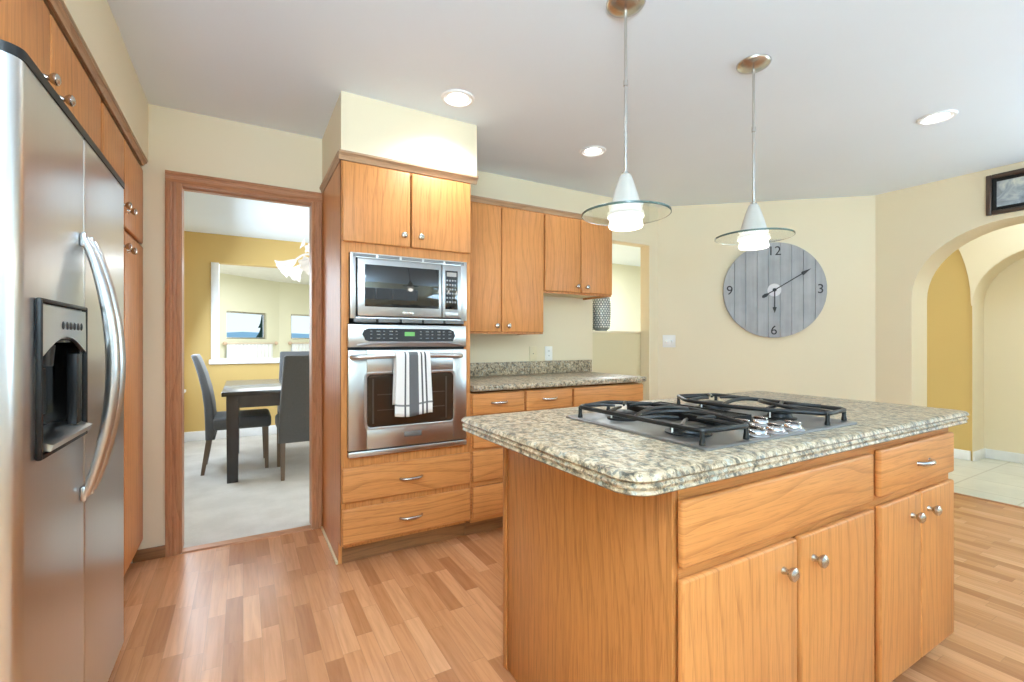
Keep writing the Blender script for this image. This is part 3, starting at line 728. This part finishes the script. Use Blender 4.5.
# outlets and switch
def plate(name, label, cat, loc, rz, w_, h_, mat, kind):
    t = thing(name, label, cat, loc, rz)
    lpart('cover_plate', B().box(-w_/2, w_/2, -.007, -.0005, -h_/2, h_/2, .002), mat, t)
    if kind == 'outlet':
        for s_ in (-.019, .019):
            q = lpart('socket', B().box(-.013, .013, -.0095, -.0072, s_-.013, s_+.013, .002), mat, t)
            lpart('slot', B().box(-.006, -.004, -.0103, -.0096, s_-.004, s_+.006).box(.004, .006, -.0103, -.0096, s_-.004, s_+.006), 'dark', q)
    elif kind == 'switch':
        for s_ in (-.023, .023):
            lpart('toggle', B().box(s_-.005, s_+.005, -.016, -.0072, -.010, .010, .002), 'nickel', t)
    else:
        lpart('screw', B().lathe([(0, 0), (.0035, 0), (.003, .002), (0, .002)], (0, -.007, 0), (0, -1, 0), 10), 'dark', t)
plate('wall_plate', 'almond blank wall plate low above the granite upstand', 'wall plate', (1.985, YB, 1.060), 0, .07, .115, 'beige', 'blank')
plate('wall_outlet', 'white electrical outlet above the granite upstand', 'outlet', (2.135, YB, 1.060), 0, .07, .115, 'plate', 'outlet')
wdir = Vector((PB[0]-PA[0], PB[1]-PA[1], 0)).normalized(); wang = math.atan2(wdir.y, wdir.x)
plate('light_switch', 'white double light switch on the wall below the clock', 'switch', (3.455, 3.044, 1.158), wang, .115, .115, 'plate', 'switch')

# ================================================================== WALL CLOCK
def clock():
    c0 = Vector(PA).to_3d()+wdir*math.dist(PA, (4.128, 2.456)); 
    t = thing('wall_clock', 'big round grey board clock hanging on the angled wall', 'clock', (c0.x, c0.y, 1.615), wang)
    R_ = .425; n = 9; wd = 2*R_/n
    for k in range(n):
        a, c_ = -R_+k*wd+.0018, -R_+(k+1)*wd-.0018
        pts = []
        for i in range(9): x = a+(c_-a)*i/8; pts.append((x, math.sqrt(max(0, R_*R_-x*x))))
        pts += [(x, -z) for x, z in reversed(pts)]
        clean = []
        for p_ in pts:
            if not clean or math.dist(p_, clean[-1]) > 1e-4: clean.append(p_)
        bb = B().prism(clean, lambda x, z: (x, -.034, z), lambda x, z: (x, -.016, z))
        lpart('board', bb, 'clockwood', t)
    lpart('back_panel', B().lathe([(0, 0), (R_-.02, 0), (R_-.02, .015), (0, .015)], (0, -.0155, 0), (0, 1, 0), 48), 'clock_black', t)
    lpart('hub_disc', B().lathe([(0, 0), (.058, 0), (.056, .003), (0, .003)], (0, -.0345, 0), (0, -1, 0), 32), 'clock_hub', t, 'pale centre disc')
    def hand(ang, L, tail, name, y):
        # spear hand in local x-z; ang clockwise from 12
        pts = [(-.004, 0), (-.0045, L*.74), (-.017, L*.76), (0, L), (.017, L*.76), (.0045, L*.74), (.004, 0)]
        if tail: pts += [(.0045, -tail*.45), (.016, -tail*.72), (.012, -tail*.92), (0, -tail), (-.012, -tail*.92), (-.016, -tail*.72), (-.0045, -tail*.45)]
        bb = B().prism(pts, lambda x, z: (x, y, z), lambda x, z: (x, y+.003, z)); bb.xf(Matrix.Rotation(ang, 4, 'Y'))
        lpart(name, bb, 'clock_black', t)
    hand(math.radians(58), .345, .125, 'minute_hand', -.050); hand(math.radians(180), .205, 0, 'hour_hand', -.045)
    lpart('hub', B().lathe([(0, 0), (.016, 0), (.014, .012), (0, .017)], (0, -.0375, 0), (0, -1, 0), 20), 'clock_black', t)
    for s_, x, z in (('12', 0, .345), ('3', .372, .0), ('6', -.004, -.362), ('9', -.372, .0)):
        cu = bpy.data.curves.new('numeral', 'FONT'); cu.body = s_; cu.size = .115; cu.align_x = 'CENTER'; cu.align_y = 'CENTER'; cu.extrude = .001
        tmp = bpy.data.objects.new('tmp_numeral', cu); COL.objects.link(tmp); bpy.context.view_layer.update()
        me = bpy.data.meshes.new_from_object(tmp.evaluated_get(bpy.context.evaluated_depsgraph_get()))
        bpy.data.objects.remove(tmp); bpy.data.curves.remove(cu)
        me.transform(Matrix.Translation((x, -.0352, z)) @ Matrix.Rotation(PI/2, 4, 'X')); me.materials.clear(); me.materials.append(M['clock_black'])
        o = bpy.data.objects.new('numeral', me); COL.objects.link(o); o.parent = t; o['label'] = 'black numeral '+s_
clock()

# ================================================================== FRAMED PICTURE
t = thing('framed_picture', 'dark framed picture hung high above the archway', 'picture', (XR, .90, 2.223))
def frame_ring(y0, y1, z0, z1, w_, x0, x1, bev):
    return B().box(x0, x1, y0, y0+w_, z0, z1, bev).box(x0, x1, y1-w_, y1, z0, z1, bev).box(x0, x1, y0+w_, y1-w_, z0, z0+w_, bev).box(x0, x1, y0+w_, y1-w_, z1-w_, z1, bev)
part('frame', frame_ring(.56, 1.222, 2.076, 2.368, .03, XR-.03, XR-.001, .006), plain('walnut_frame', (.075, .045, .03), .35), t)
part('mat_board', frame_ring(.59, 1.192, 2.106, 2.338, .024, XR-.016, XR-.003, .001), 'black', t)
part('print', B().box(XR-.010, XR-.005, .614, 1.168, 2.130, 2.314), 'art', t)

# ================================================================== LEDGE VASE
t = thing('vase', 'patterned grey vase standing on the ledge of the pass-through', 'vase', (2.826, 3.272, 1.253))
lpart('body', B().lathe([(0, 0), (.05, 0), (.074, .018), (.083, .05), (.085, .16), (.085, .25), (.076, .30), (.055, .33), (.058, .345), (.050, .345), (.047, .33), (.062, .30), (0, .29)], n=36), plain('grey_green_glaze', (.30, .34, .335), .25), t)
b = B()
for j in range(13):
    for i in range(22):
        a = 2*PI*(i+.5*(j % 2))/22; z = .035+j*.020; r = .0855 if z > .05 else .0825
        b.lathe([(0, 0), (.0078, 0), (.0065, .0022), (0, .003)], (r*math.cos(a), r*math.sin(a), z), (math.cos(a), math.sin(a), 0), 6)
lpart('dot_pattern', b, plain('white_glaze', (.82, .83, .80), .3), t, 'white raised dots')
single('glass_jar', B().lathe([(0, 0), (.035, 0), (.042, .01), (.042, .20), (.036, .23), (.038, .25), (.034, .25), (.032, .23), (.038, .20), (.038, .014), (0, .010)], (2.690, 3.272, 1.253)), 'clearglass', 'clear glass jar beside the patterned vase on the ledge', 'jar', (2.690, 3.272, 1.253))

# ================================================================== ISLAND
t = thing('kitchen_island', 'oak kitchen island cabinet under the granite slab with the cooktop', 'island', (1.56, 1.07, 0))
IX0, IX1, IY0, IY1 = .808, 2.312, .702, 1.452
b = B().box(IX0+.02, IX1-.02, IY1-.02, IY1, .09, .854).box(IX1-.02, IX1, IY0+.02, IY1, .09, .854).box(IX0+.02, IX1-.02, IY0+.02, IY1-.02, .09, .11)
part('carcass', b, 'oak_v', t)
b = B().box(IX0, IX0+.019, IY0+.002, IY1, 0, .854, .001)
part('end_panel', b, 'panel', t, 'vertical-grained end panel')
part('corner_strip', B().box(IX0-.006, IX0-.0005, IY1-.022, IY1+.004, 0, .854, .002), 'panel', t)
b = B().box(IX0+.019, IX0+.03, IY0, IY0+.02, .09, .854).box(1.664, 1.735, IY0, IY0+.02, .09, .854).box(IX1-.03, IX1, IY0, IY0+.02, .09, .854)
for z0, z1 in ((.09, .10), (.638, .676), (.808, .854)):
    b.box(IX0+.03, 1.664, IY0, IY0+.02, z0, z1); b.box(1.735, IX1-.03, IY0, IY0+.02, z0, z1)
part('face_frame', b, 'oak_h', t)
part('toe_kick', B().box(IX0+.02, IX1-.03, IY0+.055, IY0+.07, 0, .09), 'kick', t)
FY = IY0-.021
front(t, 'false_front', .817, 1.674, .668, .815, FY, 'oak_h')
d = front(t, 'drawer', 1.716, 2.302, .672, .820, FY, 'oak_h'); pull(d, 1.985, 2.078, FY, .744, -.022, 'chrome')
for x0, x1, kx in ((.817, 1.256, 1.190), (1.270, 1.680, 1.330), (1.720, 2.012, 1.938), (2.016, 2.302, 2.068)):
    d = front(t, 'door', x0, x1, .070, .643, FY); knob(d, (kx, FY, .577), (0, -1, 0), .0175)
b = counter(.640, 2.345, .644, 1.478, .901, .05, (.03, .03, .06, .03))
single('island_countertop', b, 'granite', 'thick granite slab with stepped edge on the kitchen island', 'countertop', (1.49, 1.06, .855))

# ---- gas cooktop
Z0 = .902
t = thing('gas_cooktop', 'gas cooktop with black grates let into the island granite', 'cooktop', (1.30, .995, Z0))
CX0, CX1, CY0, CY1 = .940, 1.660, .716, 1.275
part('base_plate', B().loft([rrect(CX0+i, CX1-i, CY0+i, CY1-i, .014, Z0+dz) for i, dz in ((0, .0), (0, .005), (.004, .007), (.016, .0075), (.022, .0045))]), 'steel_top', t)
part('downdraft_vent', (lambda q: [q.box(1.222+k*.0136, 1.229+k*.0136, .905, 1.255, Z0+.012, Z0+.024, .001) for k in range(12)] and q.box(1.214, 1.218, .90, 1.26, Z0+.0050, Z0+.026).box(1.386, 1.390, .90, 1.26, Z0+.0050, Z0+.026).box(1.214, 1.390, .896, .90, Z0+.0050, Z0+.026).box(1.214, 1.390, 1.26, 1.264, Z0+.0050, Z0+.026).box(1.218, 1.386, .90, 1.26, Z0+.0050, Z0+.010).box(1.13, 1.47, .862, 1.266, Z0+.0046, Z0+.0058))(B()), 'black', t)
burn = [(1.065, .872, .050), (1.075, 1.135, .040), (1.525, .885, .038), (1.530, 1.140, .050)]
for x, y, r in burn:
    bb = part('burner', B().lathe([(0, .0046), (r+.012, .0046), (r+.012, .009), (r, .012), (r-.004, .022), (0, .022)], (x, y, Z0), n=32), M['iron'], t)
    part('burner_cap', B().lathe([(0, .0222), (r-.004, .0222), (r-.003, .028), (r-.012, .031), (0, .031)], (x, y, Z0), n=32), 'black', bb)
    part('igniter', B().cyl((x-r-.006, y+.006, Z0+.0092), (x-r-.006, y+.006, Z0+.030), .0025), 'plate', bb)
def smooth_poly(pts, n=4, closed=True):
    out = []; m = len(pts)
    for i in range(m):
        p0, p1, p2 = Vector(pts[i-1]), Vector(pts[i]), Vector(pts[(i+1) % m])
        a = p1+(p0-p1).normalized()*min(.022, (p0-p1).length*.4); c_ = p1+(p2-p1).normalized()*min(.022, (p2-p1).length*.4)
        for k in range(n+1):
            s_ = k/n; out.append(tuple(a*(1-s_)**2+p1*2*s_*(1-s_)+c_*s_*s_))
    return out
GZ = Z0+.042
def grate(outline, centers, cross):
    b = B(); r = .0068
    b.tube(smooth_poly([(x, y, GZ) for x, y in outline]), r, 8, True)
    for (xa, ya), (xb, yb), bow in cross:
        m_ = ((xa+xb)/2+bow[0], (ya+yb)/2+bow[1])
        path = [((1-s_)**2*xa+2*s_*(1-s_)*m_[0]+s_*s_*xb, (1-s_)**2*ya+2*s_*(1-s_)*m_[1]+s_*s_*yb, GZ+.012*math.sin(PI*s_)) for s_ in [k/10 for k in range(11)]]
        b.tube(path, r*.95, 8)
    g = part('grate', b, 'iron', t, 'black curved cast iron grate')
    for (cx, cy), ends in centers:
        for ex, ey in ends:
            dx, dy = cx-ex, cy-ey; L = math.hypot(dx, dy); k = (L-.026)/L
            part('grate_finger', B().tube([(ex, ey, GZ+.002), (ex+dx*k*.6, ey+dy*k*.6, GZ+.006), (ex+dx*k, ey+dy*k, GZ+.004)], [r*.95, r*.85, r*.6], 8), 'iron', g)
    return g
def feet(g, pts):
    for x, y in pts:
        part('foot', B().lathe([(0, 0), (.008, 0), (.0075, .008), (.006, .014), (.006, GZ-Z0-.008), (0, GZ-Z0-.008)], (x, y, Z0+.0078), n=12), 'iron', g)
g = grate([(.955, .738), (1.118, .728), (1.195, .870), (1.235, 1.0), (1.205, 1.16), (1.120, 1.262), (.955, 1.215)],
          [((1.065, .872), [(.955, .80), (1.085, .732), (1.165, .82), (.955, .945)]), ((1.075, 1.135), [(.955, 1.07), (.985, 1.222), (1.207, 1.14), (1.16, 1.215)])],
          [((.955, .965), (1.220, 1.0), (0, .05)), ((.955, .99), (1.118, .728), (.16, .10))])
feet(g, [(.957, .742), (1.112, .731), (.957, 1.21), (1.12, 1.258)])
g = grate([(1.645, .745), (1.500, .728), (1.420, .880), (1.388, 1.0), (1.400, 1.16), (1.480, 1.262), (1.645, 1.215)],
          [((1.525, .885), [(1.645, .82), (1.52, .732), (1.43, .87), (1.645, .945)]), ((1.530, 1.140), [(1.645, 1.07), (1.615, 1.222), (1.398, 1.14), (1.44, 1.213)])],
          [((1.645, .985), (1.390, 1.0), (0, .05)), ((1.645, 1.01), (1.500, .728), (-.15, .08))])
feet(g, [(1.643, .75), (1.506, .731), (1.643, 1.21), (1.482, 1.258)])
for x, y in ((1.190, .752), (1.275, .752), (1.360, .752), (1.262, .842), (1.352, .842)):
    k_ = part('control_knob', B().lathe([(0, .0046), (.032, .0046), (.034, .007), (.032, .010), (.024, .013), (.022, .020), (.018, .023), (0, .024)], (x, y, Z0), n=28), 'chrome', t)
    part('pointer', B().box(x-.0055, x+.0055, y-.021, y+.021, Z0+.0215, Z0+.030, .002), 'chrome', k_)

# ================================================================== REFRIGERATOR
FX = -.371
t = thing('refrigerator', 'side-by-side stainless refrigerator with ice and water dispenser', 'refrigerator', (-.72, 1.70, 0))
FY0, FYM, FY1 = 1.236, 1.668, 2.156
DT = .075
def dprof(y0, y1, r0, r1):
    # plan profile of a door slab, rounded at its outer vertical edges
    pts = [(FX-DT, y0), (FX-DT, y1)]
    for k in range(7): a = PI/2*(1-k/6); pts.append((FX-r1+r1*math.cos(a), y1-r1+r1*math.sin(a)))
    for k in range(7): a = -PI/2*k/6; pts.append((FX-r0+r0*math.cos(a), y0+r0+r0*math.sin(a)))
    return pts
part('case', B().box(-1.04, -.452, FY0+.006, FY1-.004, .03, 1.690, .004), plain('grey_case', (.30, .30, .30), .4), t)
part('top_trim', B().prism(dprof(FY0+.002, FY1-.002, .034, .008), lambda x, y: (x+.003, y, 1.707), lambda x, y: (x+.003, y, 1.727)).box(-1.0, -.45, FY0+.006, FY1-.006, 1.691, 1.727), 'black', t)
part('base_grille', B().box(-.45, -.395, FY0+.01, FY1-.008, .012, .070, .004), 'dark', t)
def vprism(b, pts, z0, z1): return b.prism(pts, lambda x, y: (x, y, z0), lambda x, y: (x, y, z1))
DZ0, DZ1 = .080, 1.706
RY0, RY1, RZ0, RZ1 = 1.345, 1.628, .935, 1.165     # dispenser recess
b = vprism(B(), dprof(FY0, FYM-.003, .034, .006), DZ0, RZ0); vprism(b, dprof(FY0, FYM-.003, .034, .006), RZ1, DZ1)
pl = dprof(FY0, RY0, .034, .0005); vprism(b, pl, RZ0, RZ1)
vprism(b, dprof(RY1, FYM-.003, .0005, .006), RZ0, RZ1); b.box(FX-DT, FX-DT+.012, RY0, RY1, RZ0, RZ1)
fz = part('freezer_door', b, 'steel', t)
rf = part('refrigerator_door', vprism(B(), dprof(FYM+.003, FY1, .006, .010), DZ0, DZ1), 'steel', t)
def fhandle(y, parent):
    path = []; rr = []; n = 22
    for k in range(n+1):
        s_ = k/n; z = .752+(1.432-.752)*s_
        path.append((FX+.008+.058*math.sin(PI*s_)**.8, y, z)); rr.append(.011+.005*math.sin(PI*s_))
    b = B().tube(path, rr, 12, False, 1.0, (0, 1, 0))
    for z in (.757, 1.427): b.box(FX+.0005, FX+.014, y-.011, y+.011, z-.02, z+.02, .005)
    part('handle', b, 'steel_handle', parent, 'bowed steel handle')
fhandle(FYM-.034, fz); fhandle(FYM+.034, rf)
# dispenser: bezel, bowed control face, recess liner, nozzles, tray
dp = part('dispenser', frame_ring(1.317, 1.648, .912, 1.250, .010, FX+.0005, FX+.012, .004), 'black', fz, 'black ice and water dispenser')
pts = []
for k in range(9):
    s_ = k/8; pts.append((RY0-.014+(RY1-RY0+.028)*s_, 1.128+.042*math.sin(PI*s_)))
pts += [(1.634, 1.236), (1.331, 1.236)]
part('control_face', B().prism(pts, lambda y, z: (FX+.0008, y, z), lambda y, z: (FX+.010, y, z)), 'steel', dp, 'steel control face')
b = B()
for k in range(6): b.ball((FX+.0105, 1.455+k*.028, 1.196), .008, (.35, .8, 1.2), 10)
part('button', b, 'dark', dp, 'row of dark oval buttons')
b = B().box(FX-DT+.013, FX-DT+.018, RY0+.002, RY1-.002, RZ0+.002, RZ1-.002).box(FX-DT+.018, FX, RY0+.001, RY0+.006, RZ0+.002, RZ1-.002).box(FX-DT+.018, FX, RY1-.006, RY1-.001, RZ0+.002, RZ1-.002).box(FX-DT+.018, FX-.001, RY0+.006, RY1-.006, RZ1-.008, RZ1-.002)
part('recess', b, 'blackglass', dp)
part('pillar', B().box(FX-.012, FX+.008, 1.570, 1.604, .950, 1.128, .003), 'black', dp)
for y in (1.42, 1.51):
    part('paddle', B().box(FX-.045, FX-.038, y-.022, y+.022, .985, 1.095, .004).cyl((FX-.035, y, 1.10), (FX-.035, y, 1.15), .014, .018), 'dark', dp)
part('drip_tray', B().prism([(FX-.056, RZ0+.002), (FX+.020, RZ0-.008), (FX+.024, RZ0+.004), (FX-.01, RZ0+.018), (FX-.056, RZ0+.016)], lambda x, z: (x, RY0-.008, z), lambda x, z: (x, RY1+.008, z)), 'steel', dp, 'steel drip tray lip')
for y in (FY0+.05, FY1-.05): part('foot', B().cyl((-.5, y, 0), (-.5, y, .031), .02), 'dark', t)
for y in (FY0+.05, FY1-.05): part('hinge_cover', B().box(-.50, -.40, y-.022, y+.022, 1.7262, 1.738, .004), 'dark', t)

# ================================================================== FRIDGE SURROUND CABINETS
PX = -.456
t = thing('overhead_cabinet', 'oak two-door cabinet above the stainless refrigerator', 'cabinet', (-.75, 1.7, 1.76))
part('carcass', B().box(-1.06, PX-.021, 1.20, 2.276, 1.76, 2.075), 'oak_v', t)
for y0, y1, ky in ((1.215, 1.736, 1.676), (1.744, 2.262, 1.802)):
    d = frontx(t, 'door', y0, y1, 1.772, 2.062, PX); knob(d, (PX, ky, 1.854), (1, 0, 0))
b = B().prism(prof, lambda u, z: (PX+u*.6-.006, 1.2, 2.086+z*.5), lambda u, z: (PX+u*.6-.006, 2.276, 2.086+z*.5)); part('crown_moulding', b, 'crown', t)
t = thing('pantry_cabinet', 'tall oak pantry cabinet between refrigerator and doorway wall', 'cabinet', (-.75, 2.67, 0))
b = B().box(-1.06, PX-.021, 2.278, YB-.001, .10, 2.075)
part('carcass', b, 'oak_v', t)
part('toe_kick', B().box(-1.06, PX-.085, 2.278, YB-.016, 0, .0995), 'kick', t)
for y0, y1, ky in ((2.298, 2.656, 2.600), (2.664, 3.102, 2.715)):
    d = frontx(t, 'door', y0, y1, 1.672, 2.062, PX); knob(d, (PX, ky, 1.752), (1, 0, 0))
    d = frontx(t, 'door', y0, y1, .112, 1.655, PX); knob(d, (PX, ky, 1.572), (1, 0, 0))
b = B().prism(prof, lambda u, z: (PX+u*.6-.006, 2.278, 2.086+z*.5), lambda u, z: (PX+u*.6-.006, YB-.001, 2.086+z*.5)); part('crown_moulding', b, 'crown', t)

# ================================================================== LIGHT FITTINGS
def pendant(x, y, label):
    t = thing('pendant_light', label, 'pendant light', (x, y, C), 0, 'glass disc pendants over the island')
    lpart('canopy', B().lathe([(0, -.030), (.014, -.029), (.045, -.022), (.066, -.012), (.072, -.004), (.072, -.0005), (0, -.0005)], n=36), 'nickel', t)
    lpart('rod', B().cyl((0, 0, -.028), (0, 0, -.640), .0058, n=12).lathe([(0, 0), (.0085, .0), (.0085, .02), (0, .02)], (0, 0, -.31), n=12).lathe([(0, 0), (.0165, 0), (.013, .022), (0, .03)], (0, 0, -.655), n=20), 'nickel', t)
    lpart('glass_cone', B().lathe([(.015, -.640), (.022, -.648), (.033, -.68), (.044, -.715), (.053, -.75), (.059, -.783), (.056, -.783), (.050, -.75), (.041, -.715), (.030, -.68), (.019, -.650), (.012, -.641)], n=40), 'frost', t, 'white frosted glass cone')
    R_ = .163
    lpart('glass_disc', B().lathe([(.052, -.784), (R_-.003, -.784), (R_-.003, -.792), (.052, -.792), (.052, -.784)], n=64), 'disc', t, 'clear glass disc')
    lpart('disc_rim', B().lathe([(R_-.0028, -.7837), (R_, -.785), (R_, -.791), (R_-.0028, -.7923), (R_-.0028, -.7837)], n=64), 'edge', t, 'green glass edge')
    lpart('diffuser', B().lathe([(0, -.786), (.064, -.7925), (.067, -.796), (.066, -.801), (.058, -.803), (.058, -.808), (.061, -.820), (.0635, -.832), (.060, -.838), (.045, -.841), (0, -.842)], n=40), 'lit', t, 'glowing opal glass shade')
    lamp('pendant_bulb', 'POINT', (x, y, C-.90), 1.2, radius=.05, col=(1, .95, .85))
pendant(1.235, 1.292, 'glass disc pendant light over the cooktop end of the island')
pendant(2.008, 1.284, 'glass disc pendant light hanging in front of the wall clock')
def downlight(x, y, label, power=12):
    t = thing('recessed_light', label, 'ceiling light', (x, y, C), 0, 'recessed ceiling lights')
    lpart('trim_ring', B().lathe([(.052, -.0015), (.066, -.004), (.070, -.009), (.082, -.008), (.087, -.0006), (.052, -.0015)], n=40), 'white', t)
    lpart('bulb', B().lathe([(0, -.0005), (.0515, -.0005), (.048, -.006), (.036, -.009), (0, -.011)], n=32), 'downlight', t, 'glowing lamp')
    lamp('ceiling_spot', 'SPOT', (x, y, C-.03), power, col=WHT, radius=.06, spot=2.5)
downlight(.965, 2.233, 'recessed ceiling light in front of the oven tower', 34)
downlight(2.010, 2.408, 'recessed ceiling light beyond the first pendant, by the wall cabinets', 5)
downlight(3.381, 1.075, 'recessed ceiling light near the arch wall')

# ================================================================== DINING ROOM
t = thing('dining_table', 'black square dining table on the pale carpet', 'table', (.55, 5.01, .006))
part('tabletop', B().box(-.150, 1.25, 4.375, 5.655, .712, .750, .006), 'darkwood', t)
part('apron', B().box(-.105, 1.205, 4.42, 4.442, .612, .7118).box(-.105, 1.205, 5.588, 5.61, .612, .7118).box(-.105, -.083, 4.442, 5.588, .612, .7118).box(1.183, 1.205, 4.442, 5.588, .612, .7118), 'darkwood', t)
for x in (-.118, 1.128):
    for y in (4.408, 5.532): part('leg', B().loft([rrect(x+.005, x+.085, y+.005, y+.085, .006, .0065), rrect(x, x+.09, y, y+.09, .006, .7115)]), 'darkwood', t)
def chair(x, y, rz, label):
    t = thing('dining_chair', label, 'chair', (x, y, .0065), rz, 'charcoal dining chairs')
    lpart('seat', B().box(-.235, .235, -.205, .255, .375, .485, .028, 4), 'chair', t)
    C_ = [(-.215, .30, .07), (-.218, .45, .072), (-.226, .58, .068), (-.246, .72, .062), (-.278, .86, .056), (-.312, .97, .050), (-.332, 1.022, .046), (-.336, 1.034, .030)]
    rings = []
    for i, (yy, zz, th) in enumerate(C_):
        hw = .235-.034*max(0, (zz-.4))/.63 - (.012 if i == len(C_)-1 else 0); rings.append([(px, py+yy, zz) for px, py, _ in rrect(-hw, hw, -th/2, th/2, min(.02, th*.45), 0, 4)])
    lpart('backrest', B().loft(rings), 'chair', t)
    for sx_ in (-1, 1):
        lpart('leg', B().loft([rrect(sx_*.205-.014, sx_*.205+.014, .205, .233, .004, 0), rrect(sx_*.200-.021, sx_*.200+.021, .190, .232, .005, .378)]), 'legwood', t)
        lpart('leg', B().loft([rrect(sx_*.205-.014, sx_*.205+.014, -.285, -.257, .004, 0), rrect(sx_*.200-.021, sx_*.200+.021, -.235, -.193, .005, .378)]), 'legwood', t)
    return t
chair(-.030, 5.00, -PI/2, 'charcoal dining chair seen side-on at the open end of the table')
chair(.490, 4.56, 0, 'charcoal dining chair showing its back, at the carpet edge of the table')
chair(.565, 5.56, PI, 'charcoal dining chair across the table, below the sunroom opening')

def chandelier():
    t = thing('chandelier', 'white ruffled glass chandelier over the dining table', 'chandelier', (.75, 4.92, C))
    lpart('canopy', B().lathe([(0, -.035), (.03, -.03), (.06, -.012), (.065, -.0005), (0, -.0005)], n=28), 'nickel', t)
    lpart('stem', B().lathe([(0, -.03), (.008, -.03), (.008, -.28), (.03, -.30), (.045, -.36), (.025, -.42), (.04, -.50), (.05, -.55), (.02, -.60), (.012, -.66), (0, -.67)], n=24), 'shade', t)
    for k in range(7):
        a = 2*PI*k/7+PI+.10; ca, sa = math.cos(a), math.sin(a)
        path = []
        for i in range(13):
            s_ = i/12; r = .03+.30*s_; z = -.56+.13*math.sin(PI*s_*.9)+.02*s_
            path.append((r*ca, r*sa, z))
        arm = lpart('arm', B().tube(path, [.013-.004*i/12 for i in range(13)], 8), 'shade', t)
        e = Vector(path[-1]); ax = Vector((ca*.8, sa*.8, -.6)).normalized()
        wob = lambda th, h: .13*math.sin(th*7)*max(0, h/.13)**1.5
        lpart('glass_shade', B().lathe([(.014, -.015), (.022, .0), (.036, .035), (.048, .075), (.066, .112), (.086, .135), (.084, .138), (.062, .116), (.044, .077), (.031, .036), (.016, .002)], e, ax, 42, wob), 'shade', arm, 'ruffled white trumpet shade')
        # upper leaf curl
        pth = []
        for i in range(14):
            s_ = i/13; th = s_*PI*1.7; rr = .075*(1-.55*s_)
            pth.append(((.03+.10*s_*1.2+rr*math.sin(th))*ca, (.03+.10*s_*1.2+rr*math.sin(th))*sa, -.36+.10*s_+rr*(1-math.cos(th))))
        lpart('leaf_curl', B().tube(pth, [.013-.006*i/13 for i in range(14)], 8, False, .6), 'shade', t)
        lpart('glass_flower', B().lathe([(0, 0), (.012, 0), (.026, .012), (.046, .020), (.044, .024), (.02, .018), (0, .012)], (.235*ca, .235*sa, -.33), (ca, sa, .4), 30, lambda th, h: .22*math.sin(th*5)), 'shade', t)
    lamp('chandelier_bulb', 'POINT', (.76, 4.92, C-.75), 2, radius=.12, col=(1, .95, .86))
chandelier()

# ================================================================== SUNROOM FITTINGS + OUTSIDE
def curtain(a, c, q0, q1, label_r, label_c):
    L = q1-q0; ang = math.atan2(c[1]-a[1], c[0]-a[0]); p = off(along(a, c, q0), a, c, -.06)
    t = thing('curtain_rod', label_r, 'curtain rod', (p[0], p[1], 1.115), ang)
    bb = B().cyl((0, 0, 0), (L, 0, 0), .014, n=12); lpart('rod', bb, plain('blush_rod', (.74, .62, .50), .5), t)
    for x in (-.03, L+.03):
        lpart('finial', B().ball((x, 0, 0), .036, (1.1, 1, 1), 14).box(x-.006, x+.006, -.006, .058, -.006, .006), plain('blush_finial', (.66, .48, .36), .5), t)
    # white cafe curtain gathered below the rod
    bm = bmesh.new(); n = 60; rows = []
    for z in (-.016, -.18, -.36, -.60): rows.append([bm.verts.new((.01+(L-.06)*i/n, .012*math.sin(i*1.3)+.006, z)) for i in range(n+1)])
    for r0, r1 in zip(rows, rows[1:]):
        for i in range(n): bm.faces.new((r0[i], r0[i+1], r1[i+1], r1[i]))
    bc = B(); bc.add(bm); o = finish('cafe_curtain', bc, 'sheer'); o.location = (p[0], p[1], 1.115); o.rotation_euler = (0, 0, ang)
    md = o.modifiers.new('cloth_thickness', 'SOLIDIFY'); md.thickness = .004
    o['label'] = label_c; o['category'] = 'curtain'
curtain(W1A, W1B, s1-.05, s2+.16, 'pinkish curtain rod below the larger sunroom window', 'white cafe curtain below the larger sunroom window')
curtain(W1B, W2B, t1-.02, t2+.10, 'pinkish curtain rod below the sunroom window behind the chair backs', 'white cafe curtain below the sunroom window behind the chair backs')

b = B().box(-4000, 4000, 40, 4600, -31, -30); o = single('sea', b, 'sea', 'calm blue water seen through the sunroom windows', 'sea', (0, 2000, -30)); o['kind'] = 'structure'
b = B(); n = 60; poly = [(-3500, -30)] + [(-3500+7000*i/n, 66+5*math.sin(i*.9)+4*math.sin(i*2.3+1)) for i in range(n+1)] + [(3500, -30)]
b.prism(poly, lambda x, z: (x, 4200, z), lambda x, z: (x, 4500, z)); o = single('distant_shore', b, 'ridge', 'hazy blue far shore beyond the sunroom windows', 'hills', (0, 4300, -30)); o['kind'] = 'structure'
t = thing('conifer_tree', 'dark conifer standing outside at the edge of the sunroom window', 'tree', (1.95, 60, -9))
lpart('trunk', B().cyl((0, 0, 0), (0, 0, 12), .22, .04, 10), 'bark', t)
b = B()
for k in range(9):
    z = 3.0+k*1.08; r = 1.75*(1-k/9.6)+.16
    b.lathe([(0, z+1.6), (.12, z+1.4), (r*.55, z+.55), (r, z), (r*.8, z+.12), (0, z+.35)], n=18, wobble=lambda th, h: .16*math.sin(th*7+k))
lpart('foliage', b, 'leaf', t)
b = B().box(-30, 30, 20, 90, -9.6, -9.0); struct('ground', b, 'leaf')
